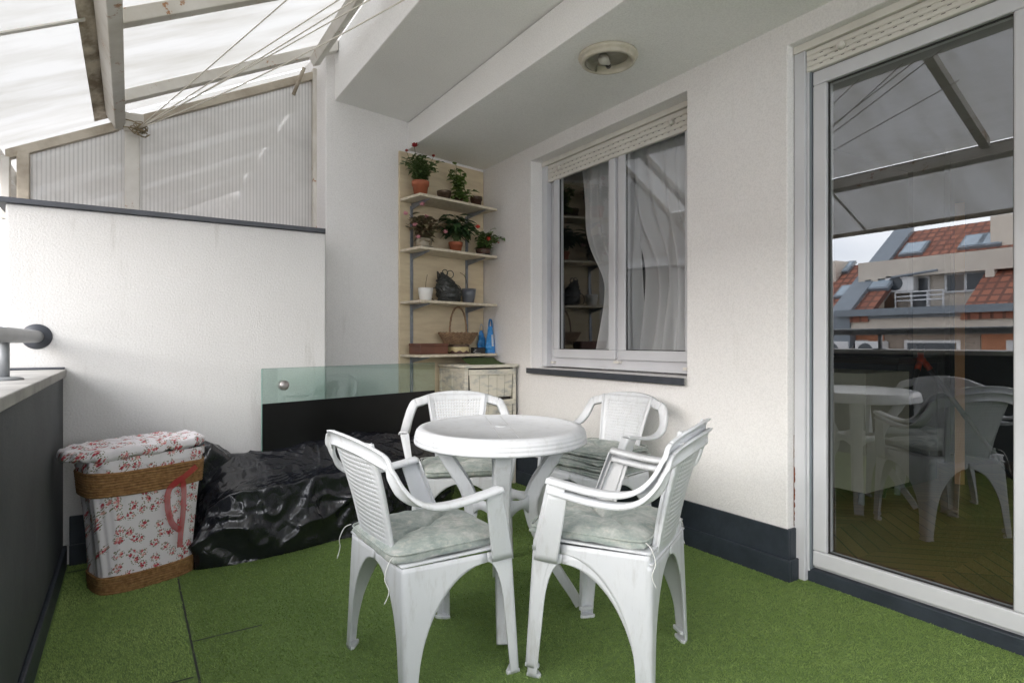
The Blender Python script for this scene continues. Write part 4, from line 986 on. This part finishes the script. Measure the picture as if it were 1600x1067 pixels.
def twig(t, pts, leaves=()):
    bm = bmesh.new(); tube(bm, catmull(pts, 5), .0022, 5); obj('twig', bm, M_stemb, t, True)
    if leaves:
        bm = bmesh.new()
        for p in leaves: add_leaf(bm, Vector(p), Vector((.3, -.2, .5)), Vector((0, 0, 1)), .022, .016)
        obj('leaf', bm, M_leafl, t, True)
t = pot('white_flower_pot', 'white pot with a bare twig on the third shelf', 'pot', sp(665, .14, z3), .057, .042, .100, M_whitepot, 0)
twig(t, [(0, 0, .08), (.003, 0, .14), (.014, 0, .20)])
t = pot('grey_flower_pot', 'grey glazed pot with a budding twig on the third shelf', 'pot', sp(732, .13, z3), .062, .042, .118, M_greypot, 0)
twig(t, [(0, 0, .10), (-.012, 0, .16), (-.035, 0, .22), (-.075, 0, .245)], [(-.035, 0, .215), (-.038, 0, .225)])
# woven ornament
t = thing('woven_ornament', 'dark woven animal figure standing between the white and grey pots', 'ornament', sp(700, .15, z3), R(-10))
def body(u, v):
    a = 2 * PI * u; z = .23 * v; r = .072 * (1 - .25 * v) * (math.sin(PI * min(1, max(.02, v * .86 + .14))) ** .5)
    x = math.cos(a) * r * 1.15 - .035 * v + (.035 if v < .45 else .035 * (1 - (v - .45) * 3)) * (math.cos(a) > 0); y = math.sin(a) * r * .8
    n_ = .006 * math.sin(a * 16 + v * 40) + .010 * noise.noise(Vector((x * 25, y * 25, z * 25))); return (x * (1 + n_ * 8), y * (1 + n_ * 8), z)
obj('body', grid(body, 64, 40), M_wire, t, True)
bm = bmesh.new()
rg = random.Random(4)
for k in range(90):
    v0 = rg.uniform(.05, .92); a = rg.uniform(0, 2 * PI); P = []
    for j in range(8):
        q = body(((a + j * .22) / (2 * PI)) % 1, min(.98, v0 + .02 * math.sin(j * 1.3 + k))); P.append((q[0] * 1.06, q[1] * 1.06, q[2]))
    tube(bm, P, .0048, 5)
obj('weave', bm, M_wire, t, True)
bm = bmesh.new()
for cx_, cz_, r_ in ((-.03, .225, .022), (.012, .215, .026), (-.10, .06, .045), (.065, .10, .03)):
    tube(bm, [(cx_ + r_ * math.cos(2 * PI * j / 18), -.02, cz_ + r_ * math.sin(2 * PI * j / 18) * 1.1) for j in range(19)], .0035, 6, False)
tube(bm, [(-.078, 0, .18), (-.082, 0, .235), (-.070, 0, .215), (-.055, 0, .205)], .007, 6); obj('ear_and_hoops', bm, M_wire, t, True)
# bottom shelf
pbx = sp(668, .15, z4)
t = thing('brown_box', 'flat reddish brown box at the left end of the bottom shelf', 'box', (pbx.x + .015, pbx.y + .01, z4), R(11))
bev(obj('body', B(-.125, .125, -.075, .075, 0, .060), M_brownbox, t), .003); bev(obj('lid', B(-.127, .127, -.077, .077, .0605, .080), M_brownbox, t), .003)
pt = sp(716, .15, z4)
t = thing('round_tin', 'round cream and brown tin under the wicker basket on the bottom shelf', 'tin', pt)
bm = bmesh.new(); lathe(bm, [(0, 0), (.084, 0), (.086, .004), (.086, .018)], 48); obj('base', bm, M_tinb, t, True)
bm = bmesh.new(); V = []
for i in range(97):
    a = 2 * PI * i / 96; V.append((bm.verts.new((.0866 * math.cos(a), .0866 * math.sin(a), .018 + .006 * math.sin(a * 9))), bm.verts.new((.0866 * math.cos(a), .0866 * math.sin(a), .052))))
for a, b in zip(V[:-1], V[1:]): bm.faces.new((a[0], b[0], b[1], a[1]))
obj('painted_band', bm, M_tin, t, True)
bm = bmesh.new(); lathe(bm, [(.086, .018), (.0855, .052), (.089, .0525), (.089, .066), (.085, .070), (0, .070)], 48); obj('lid', bm, M_copper, t, True)
bk = thing('wicker_basket', 'oval wicker basket with a tall arched handle, resting on the round tin', 'basket', (pt.x, pt.y, z4 + .071), R(13))
bm = bmesh.new()
for k in range(11):
    q = k / 10; rx = .11 + .060 * q ** .8; ry = .065 + .040 * q ** .8; P = []
    for i in range(121):
        a = 2 * PI * i / 120; wv = .007 * math.cos(a * 20 + (k % 2) * PI); P.append(((rx + wv) * math.cos(a), (ry + wv) * math.sin(a), .006 + .082 * q + (.0 if k < 10 else .004 * math.cos(a * 30))))
    tube(bm, P, .0048, 6, False)
obj('woven_side', bm, M_wicker, bk, True)
bm = bmesh.new()
for i in range(30):
    a = 2 * PI * i / 30; tube(bm, [(.11 * math.cos(a), .065 * math.sin(a), .004), (.170 * math.cos(a), .105 * math.sin(a), .092)], .0035, 5)
obj('stakes', bm, M_wicker, bk, True)
obj('base', grid(lambda u, v: (.112 * v * math.cos(2 * PI * u), .067 * v * math.sin(2 * PI * u), .005), 40, 4), M_wicker, bk)
bm = bmesh.new()
for s in range(3):
    P = []
    for i in range(41):
        a = PI * i / 40; P.append((.085 * math.cos(a) + .003 * math.cos(i * .9 + s * 2.1), .0 + .004 * math.sin(i * .9 + s * 2.1), .075 + .215 * math.sin(a) ** .85 + .002 * s))
    tube(bm, P, .0048, 6)
obj('handle', bm, M_wicker, bk, True)
bm = bmesh.new(); p_ = sp(747, .17, z4); t = thing('black_box', 'small black plastic object beside the blue bags on the bottom shelf', 'box', p_, R(-8))
bev(obj('body', B(-.05, .05, -.035, .035, 0, .045), M_blk, t), .006); obj('cable', (lambda b_: (tube(b_, [(-.03, -.036, .03), (-.06, -.05, .012), (-.04, -.06, .004), (.0, -.055, .004)], .002, 5), b_)[1])(bmesh.new()), M_whitepot, t, True)
def carrier(name, label, p, W, H, seed, rz):
    t = thing(name, label, 'bag', p, rz, 'blue carrier bags on the bottom shelf')
    def f(u, v):
        a = 2 * PI * u; w = (1 - .62 * v ** 1.6) * W; x = math.cos(a) * w; y = math.sin(a) * w * .55; nz = noise.noise(Vector((x * 30, y * 30, v * 5 + seed))) * .014 + abs(noise.noise(Vector((x * 12, y * 12, v * 9 + seed)))) * .012
        return (x + nz, y + nz, H * .8 * v)
    obj('body', grid(f, 40, 26), M_blue, t, True)
    bm = bmesh.new(); V = []
    for i in range(15):
        a = PI * i / 14; c = Vector((W * .34 * math.cos(a), 0, H * .76 + H * .26 * math.sin(a))); V.append((bm.verts.new(c + Vector((0, -.012, 0))), bm.verts.new(c + Vector((.004, .012, .003)))))
    for a, b in zip(V[:-1], V[1:]): bm.faces.new((a[0], a[1], b[1], b[0]))
    solid(obj('handle', bm, M_blue, t, True), .002)
    return t
t = carrier('carrier_bag', 'taller blue carrier bag with pale print, against the wall on the bottom shelf', sp(766, .18, z4), .048, .27, 2, R(10))
bm = bmesh.new(); rg = random.Random(2)
for k in range(6): box(bm, -.008, .012, -.0345, -.0335, .055 + k * .016, .066 + k * .016)
g = obj('print', bm, M_whitepot, t); g.rotation_euler = (R(-4), 0, 0)
carrier('carrier_bag', 'shorter blue carrier bag behind the taller one on the bottom shelf', sp(752, .08, z4), .040, .23, 7, R(-20))

# ------------------------------------------------------------------ cream chest
cz = thing('drawer_chest', 'worn cream wooden chest of bulging drawers in the corner below the shelves', 'chest', (2.035, 3.83, 0))
CW, CD, CH = .445, .43, .885
for x, y in ((.002, .002), (CW - .032, .002), (.002, CD - .032), (CW - .032, CD - .032)): bev(obj('corner_post', B(x, x + .03, y, y + .03, 0, CH), M_chest, cz), .003)
bm = bmesh.new(); n = 14; pts = [(-.012, -.004 - 0)] + [(-.012 + (CW + .022) * i / n, -.012 - .026 * math.sin(PI * i / n)) for i in range(n + 1)] + [(CW + .010, CD), (-.012, CD)]
prism(bm, pts[1:], CH + .0005, CH + .024); bev(obj('top', bm, M_chest, cz), .006, 3)
for z0, z1_ in ((.66, .882), (.44, .655), (.22, .435)):
    bev(obj('side_panel', B(.010, .018, .033, .215, z0 + .006, z1_ - .03), M_chest, cz), .001); bev(obj('side_panel', B(.010, .018, .240, CD - .033, z0 + .006, z1_ - .03), M_chest, cz), .001)
    bev(obj('side_rail', B(.006, .020, .033, CD - .033, z1_ - .029, z1_), M_chest, cz), .002)
    bev(obj('side_stile', B(.005, .021, .2155, .2395, z0 + .004, z1_ - .03), M_chest, cz), .002)
    d = bmesh.new(); 
    def curve(i, n_=12): return math.sin(PI * i / n_)
    # slatted drawer front narrowing to its foot
    for s in range(5):
        x0 = .036 + s * (CW - .072) / 5; x1 = x0 + (CW - .072) / 5 - .003; xm = CW / 2
        def q(x, z, yy): return ((x - xm) * (1 - .05 * (z1_ - z) / .2) + xm, -.004 - .022 * math.sin(PI * (x - .03) / (CW - .06)) + yy, z)
        vs = [d.verts.new(q(x, z, yy)) for x in (x0, x1) for yy in (0, .010) for z in (z0 + .008, z1_ - .045)]
        for f in ((0, 1, 3, 2), (4, 6, 7, 5), (0, 4, 5, 1), (2, 3, 7, 6), (0, 2, 6, 4), (1, 5, 7, 3)): d.faces.new([vs[i] for i in f])
    dr = bev(obj('drawer', d, M_chest, cz), .002)
    bm = bmesh.new(); V = []
    for i in range(17):
        x = .030 + (CW - .060) * i / 16; y = -.012 - .026 * math.sin(PI * i / 16); V.append([bm.verts.new((x, y + a, z)) for a, z in ((0, z1_ - .048), (0, z1_ - .008), (.012, z1_ - .008), (.012, z1_ - .048))])
    for a, b in zip(V[:-1], V[1:]):
        for k in range(4): bm.faces.new((a[k], a[(k + 1) % 4], b[(k + 1) % 4], b[k]))
    bm.faces.new(V[0]); bm.faces.new(V[-1][::-1]); bev(obj('drawer_rim', bm, M_chest, dr), .003)
obj('carcass_back', B(.034, CW - .034, .03, CD - .04, .12, CH - .002), M_gap, cz)
bm = grid(lambda u, v: (2.11 + .27 * u + .02 * v, 3.86 + .20 * v - .03 * u, CH + .0285 + .040 * v * v + .004 * noise.noise(Vector((u * 3, v * 3, 1)))), 12, 12)
tag(solid(obj('green_mat', bm, M_mat, None, True), .005), 'small square of green turf lying on the cream chest', 'mat')
# ------------------------------------------------------------------ rooms behind the glass
IX0, IX1 = XW + .302, 6.3
tag(obj('interior_floor', B(IX0 - .13, IX1, -1.2, 4.9, -.04, .062), M_parq), 'herringbone parquet inside the room', 'floor', kind='structure')
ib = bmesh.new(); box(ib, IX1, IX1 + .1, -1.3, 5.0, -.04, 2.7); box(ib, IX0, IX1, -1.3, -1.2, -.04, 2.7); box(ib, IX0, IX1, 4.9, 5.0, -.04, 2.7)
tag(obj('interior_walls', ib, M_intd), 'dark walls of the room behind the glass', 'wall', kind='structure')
tag(obj('interior_ceiling', B(IX0, IX1 + .1, -1.3, 5.0, 2.7, 2.8), M_int), 'ceiling of the room behind the glass', 'ceiling', kind='structure')
tag(obj('interior_partition', B(5.75, 5.85, 2.28, 2.52, .063, 2.699), M_int), 'narrow pale wall strip at the back of the room', 'wall')
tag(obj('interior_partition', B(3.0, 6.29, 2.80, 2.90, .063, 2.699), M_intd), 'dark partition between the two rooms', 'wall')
kc = thing('kitchen_cabinet', 'white kitchen cabinet on short legs seen through the patio door', 'cabinet', (3.80, 1.93, .0625))
bev(obj('body', B(0, .55, 0, .80, .085, .82), M_cab, kc), .003); 
for x, y in ((.05, .05), (.5, .05), (.05, .74), (.5, .74)):
    bm = bmesh.new(); tube(bm, [(x, y, 0), (x, y, .084)], .018, 12); obj('leg', bm, M_zinc, kc, True)
ct = thing('counter', 'dark kitchen counter behind the white cabinet', 'counter', (4.45, 2.05, .0625))
bev(obj('worktop', B(-.02, .62, -.02, .70, .86, .90), M_counter, ct), .004); obj('cupboard', B(.0, .6, .0, .69, 0, .859), M_intd, ct)
idr = thing('interior_door', 'open inner door seen edge-on with a metal lever handle', 'door', (5.0, 1.86, .064), R(22))
obj('leaf', B(.0, .85, .0, .045, 0, 2.0), M_doord, idr); obj('edge', B(-.012, -.0005, -.001, .056, 0, 2.0), M_door, idr)
bm = bmesh.new(); tube(bm, [(.05, -.05, 1.0), (.05, .09, 1.0)], .009, 10); tube(bm, [(.05, -.05, 1.0), (.16, -.05, 1.0)], .008, 10); obj('handle', bm, M_metal, idr, True)
# camera tripod in the room
tp_ = thing('tripod', 'black camera tripod with orange collars standing in the room', 'tripod', (4.72, 2.02, .063))
bm = bmesh.new(); lathe(bm, [(0, .86), (.03, .86), (.034, .88), (.03, .90), (.02, .905), (.02, .94), (0, .94)], 20); obj('centre_column', bm, M_orange, tp_, True)
bm = bmesh.new(); lathe(bm, [(0, .94), (.022, .94), (.028, .96), (.022, .985), (.03, .99), (.03, 1.0), (0, 1.0)], 20); tube(bm, [(0, 0, .955), (-.07, .03, .955)], .012, 10); obj('ball_head', bm, M_blk, tp_, True)
for fx, fy_ in ((-.62, -.05), (.22, -.52), (.35, .42)):
    top = Vector((fx * .04, fy_ * .04, .87)); ft = Vector((fx, fy_, .01)); bm = bmesh.new(); P = [top.lerp(ft, q) for q in (0, .42, .43, .72, .73, 1)]
    tube(bm, P, .01, 10, True, [.017, .017, .013, .013, .009, .008]); lg = obj('leg', bm, M_blk, tp_, True)
    bm = bmesh.new(); tube(bm, [top.lerp(ft, .0), top.lerp(ft, .06)], .020, 12); obj('collar', bm, M_orange, lg, True)
    bm = bmesh.new(); tube(bm, [top.lerp(ft, .40), top.lerp(ft, .45)], .018, 10); tube(bm, [top.lerp(ft, .70), top.lerp(ft, .74)], .015, 10); obj('leg_clamp', bm, M_blk, lg, True)
# curtains behind the window
def curtain(label, y_out, y_in, tie, seed, gat):
    """gathered sheer: hangs from y_out..y_in at the top, pulled toward y_out at height tie"""
    def f(u, v):
        z = 2.40 - 1.52 * v; g = math.exp(-((z - tie) / .30) ** 2) if z > tie else math.exp(-((z - tie) / .55) ** 2)
        wtop = y_in + (y_out - y_in) * u
        pin = y_out + (y_in - y_out) * .10 * (1 - u)
        y = wtop * (1 - gat * g) + pin * gat * g
        a = .018 + .020 * g; x = XF + .16 + a * math.sin(u * 44 + 2 * math.sin(v * 3 + seed)) + .02 * math.sin(u * 15 + v * 5 + seed) + .05 * g * (1 - u)
        return (x, y, z + .03 * math.sin(u * 20) * v)
    return tag(obj('curtain', grid(f, 160, 60), M_curt, None, True), label, 'curtain', 'sheer white curtains behind the window')
curtain('sheer white curtain gathered behind the left sash of the window', 2.85, 3.46, 1.42, 0, .44)
curtain('sheer white curtain gathered behind the right sash of the window', 2.10, 2.93, 1.50, 2, .17)

# ------------------------------------------------------------------ across the street (seen in the glass)
tag(obj('street', B(-90, 60, -60, 140, -13.2, -13), mat('asphalt', (.05, .05, .05), .9)), 'street far below the terrace', 'street', kind='structure')
tag(obj('lower_storeys', B(-.50, 12, -14, 13.99, -13, -.252), M_fac), 'lower storeys of the building carrying the terrace', 'building')
def rp(px, py, Xr):
    u = (px - 800) / 935; v = (513.0 - py) / 935; Xv = 5.22 - Xr; t = Xv / (.537 + .843 * u); return (.843 - .537 * u) * t, 1.08 + v * t
ob = thing('apartment_house', 'apartment house across the street with red tiled roof and roof terrace', 'building')
XE, XR = -9.8, -12.8
yl, _ = rp(1338, 400, XE); ze = 1.64; zr = 3.74
SLR = (zr - ze) / (XE - XR)
def roofz(x): return ze + (XE - x) * SLR
def roof_slab(name, y0, y1, dz=0, parent=None, x1=None, x0=None):
    x1 = XE + .3 if x1 is None else x1; x0 = XR if x0 is None else x0
    bm = bmesh.new(); vs = [bm.verts.new((x, y, roofz(x) + dz + o_)) for x in (x0, x1) for y in (y0, y1) for o_ in (-.15, 0)]
    for f in ((0, 1, 3, 2), (4, 6, 7, 5), (0, 4, 5, 1), (2, 3, 7, 6), (0, 2, 6, 4), (1, 5, 7, 3)): bm.faces.new([vs[i] for i in f])
    return obj(name, bm, M_tile, parent or ob)
XQ = -11.25; yq0, yq1 = rp(1535, 0, -10.6)[0], rp(1393, 0, -10.6)[0]
roof_slab('roof', -9, yl, x1=XQ); roof_slab('lower_roof', -9, yq0 - .001, x0=XQ + .001); roof_slab('lower_roof', yq1 + .001, yl, x0=XQ + .001); obj('terrace_floor', B(XQ, XE + .3, yq0, yq1, 1.35, 1.50), M_zinc, ob); roof_slab('roof', yl + .5, 17, -.75)
bm = bmesh.new(); box(bm, -13, XE, -9, yl + .2, -13, ze - .2); obj('wall', bm, M_fac, ob)
bm = bmesh.new(); box(bm, -13, XE, yl + .2005, 17, -13, ze - .95); obj('wall', bm, mat('blue_grey_facade', (.16, .19, .23), .85), ob)
bm = bmesh.new(); vs = []
for x, dz in ((XE + .3, 0), (XR, 0)):
    pass
box(bm, XR - 3.2, XR - .01, -9, 17, -13, 2.4); obj('rear_wall', bm, M_fac, ob)
bm = bmesh.new(); mtx = Matrix.Translation((0, 0, 0))
vs = [bm.verts.new((x, y, roofz(x) + o_)) for x in (XR + .0, XE + .3) for y in (yl + .001, yl + .5) for o_ in (-.8, .12)]
for f in ((0, 1, 3, 2), (4, 6, 7, 5), (0, 4, 5, 1), (2, 3, 7, 6), (0, 2, 6, 4), (1, 5, 7, 3)): bm.faces.new([vs[i] for i in f])
obj('fire_wall', bm, M_zinc, ob)
def fac(name, px0, px1, py0, py1, X, th, m, parent=None):
    y0, z1 = rp(px1, py0, X)[0], rp((px0 + px1) / 2, py0, X)[1]; y1 = rp(px0, 0, X)[0]; z0 = rp((px0 + px1) / 2, py1, X)[1]
    return obj(name, B(X - th, X, y0, y1, z0, z1), m, parent or ob)
# gutter and bands under the eaves
obj('gutter', B(XE + .28, XE + .42, -9, yl + .3, ze - .22, ze - .06), M_zinc, ob)
obj('cornice', B(XE, XE + .25, -9, yl + .2, ze - .62, ze - .23), M_fac, ob)
for k, y in enumerate(np.arange(-8, yl - .5, 1.9)):
    m = (M_fac2, M_fac3)[k % 2]; obj('facade_panel', B(XE, XE + .03, y, y + 1.88, ze - 3.2, ze - .625), m, ob)
    for zz in (ze - 1.9, ze - 3.1):
        w_ = obj('window', B(XE + .031, XE + .06, y + .35, y + 1.45, zz, zz + 1.1), M_wht, ob); obj('pane', B(XE + .0605, XE + .07, y + .42, y + 1.38, zz + .06, zz + 1.04), M_wdark if k % 3 else M_wht, w_)
# white attic terrace block set into the roof
XB = -10.6
ya, yb = rp(1583, 0, XB)[0] - 3.2, rp(1342, 0, XB)[0]
obj('attic_parapet', B(XB - .3, XB, ya, yb, 2.36, 2.80), M_fac, ob); obj('attic_roof', B(XR + .9, XB - .3005, ya, yb, 2.70, 2.80), M_fac, ob)
for px in (1342, 1362, 1540): 
    y = rp(px, 0, XB)[0]; obj('attic_pier', B(XB - .3, XB - .001, y - .16, y, 1.3, 2.359), M_fac, ob)
yw0, yw1 = rp(1535, 0, XB)[0], rp(1393, 0, XB)[0]
obj('attic_wall', B(XB - .65, XB - .35, yw0, yw1, 1.3, 2.69), M_fac, ob)
wy = rp(1500, 0, XB)[0]; w_ = obj('window', B(XB - .349, XB - .30, wy - .42, wy + .42, 1.92, 2.38), M_wht, ob); obj('pane', B(XB - .2995, XB - .29, wy - .36, wy - .03, 1.97, 2.33), M_wdark, w_); obj('pane', B(XB - .2995, XB - .29, wy + .03, wy + .36, 1.97, 2.33), M_wdark, w_)
dy_ = rp(1429, 0, XB)[0]; d_ = obj('door', B(XB - .349, XB - .30, dy_ - .20, dy_ + .20, 1.55, 2.36), M_wht, ob); obj('pane', B(XB - .2995, XB - .29, dy_ - .16, dy_ + .16, 1.58, 2.31), M_wdark, d_)
bm = bmesh.new()
for z in (1.78, 1.88, 1.98): tube(bm, [(XB + .02, rp(1475, 0, XB)[0], z), (XB + .02, rp(1400, 0, XB)[0], z)], .018, 6)
for px in (1475, 1450, 1425, 1400): y = rp(px, 0, XB)[0]; tube(bm, [(XB + .02, y, 1.55), (XB + .02, y, 1.98)], .02, 6)
obj('railing', bm, M_wht, ob)
ay = rp(1405, 0, XB)[0]
def aircon(x, y, z):
    a = bev(obj('air_conditioner', B(x, x + .28, y - .32, y + .32, z, z + .42), M_wht, ob), .02); bm = bmesh.new(); lathe(bm, [(0, .004), (.15, .004), (.17, 0)], 24, mt=Matrix.Translation((x + .281, y + .08, z + .21)) @ Matrix.Rotation(R(90), 4, 'Y')); obj('fan', bm, M_wdark, a)
aircon(XB - .28, ay, 2.0); aircon(XE + .05, 8.2, .40); aircon(XE + .05, 7.4, .40)
bm = bmesh.new(); tube(bm, [(XB + .05, rp(1395, 0, XB)[0], 2.36), (XB + .15, rp(1470, 0, XB)[0], 2.44)], .03, 6); obj('awning_bar', bm, M_zinc, ob)
def skylight(px, py, w_=.5, l_=.5, dz=0):
    best = None
    for i in range(200):
        X = XE - (XE - XR) * i / 200; y, z = rp(px, py, X)
        if z <= roofz(X) + dz: best = (X, y); break
    if not best: return
    X, y = best; mt = Matrix.Translation((X, y, roofz(X) + dz + .03)) @ Matrix.Rotation(math.atan(SLR), 4, 'Y')
    s = obj('skylight', B(-l_ / 2, l_ / 2, -w_ / 2, w_ / 2, -.04, .05, mt=mt), M_zinc, ob); obj('pane', B(-l_ * .4, l_ * .4, -w_ * .4, w_ * .4, .051, .06, mt=mt), mat('sky_pane', (.35, .42, .48), .1), s)
for px, py, dz in ((1430, 390, 0), (1525, 380, 0), (1550, 378, 0), (1378, 443, 0), (1302, 415, -.75), (1318, 418, -.75), (1325, 455, -.75)): skylight(px, py, .55, .6, dz)
for px, X in ((1575, -12.0), (1304, -12.4)):
    y = rp(px, 0, X)[0]; c_ = obj('chimney', B(X - .4, X + .3, y - .22, y + .22, 1.5, roofz(X) + (.5 if px > 1400 else -.35)), M_fac, ob)
# second house farther along the street, glimpsed beyond the parapet
fh = thing('distant_house', 'pale distant house with red roof glimpsed beyond the handrail', 'building')
obj('wall', B(-30, -9, 45, 75, -13, .2), M_fac, fh)
bm = bmesh.new(); vs = [bm.verts.new(p) for p in ((-9, 44, .2), (-9, 76, .2), (-31, 76, .2), (-31, 44, .2), (-20, 44, 5), (-20, 76, 5))]
for f in ((0, 1, 5, 4), (2, 3, 4, 5), (0, 4, 3), (1, 2, 5), (0, 3, 2, 1)): bm.faces.new([vs[i] for i in f])
obj('roof', bm, M_tile, fh)
for k in range(6):
    for zz in (-1.6, -4.4): w_ = obj('window', B(-9.001 + .002, -8.95, 47 + k * 4.5, 49 + k * 4.5, zz, zz + 1.4), M_wdark, fh)
# the neighbour's terrace continues behind the gable sheet
nb = thing('neighbour_canopy', 'white canopy of the neighbouring terrace behind the ribbed sheet', 'canopy')
def nbar(x0, x1, y0, y1, o0, o1, m):
    bm = bmesh.new(); sheet_bar(bm, x0, x1, y0, y1, o0, o1); return obj('rafter', bm, m, nb)
for y in (4.95, 5.9, 6.9, 7.9): nbar(-.6, 1.15, y - .05, y + .05, -.16, -.02, M_steel)
bm = bmesh.new(); vs = [bm.verts.new((x, y, zs(x))) for x, y in ((-.65, 4.46), (1.18, 4.46), (1.18, 8.5), (-.65, 8.5))]; bm.faces.new(vs); obj('roof_sheet', bm, M_roof, nb)
tag(obj('neighbour_wall', B(1.20, 3.2, 4.605, 9.5, -.25, 3.3), M_wall), 'white wall of the neighbouring terrace', 'wall')
tag(obj('neighbour_gable', B(-.6, 1.195, 8.6, 8.8, -.25, 3.0), M_wall), 'white end wall of the neighbouring terrace', 'wall')
tag(obj('neighbour_floor', B(-.5, 3.2, 4.605, 9.5, -.35, -.252), M_conc), 'floor of the neighbouring terrace', 'floor', kind='structure')
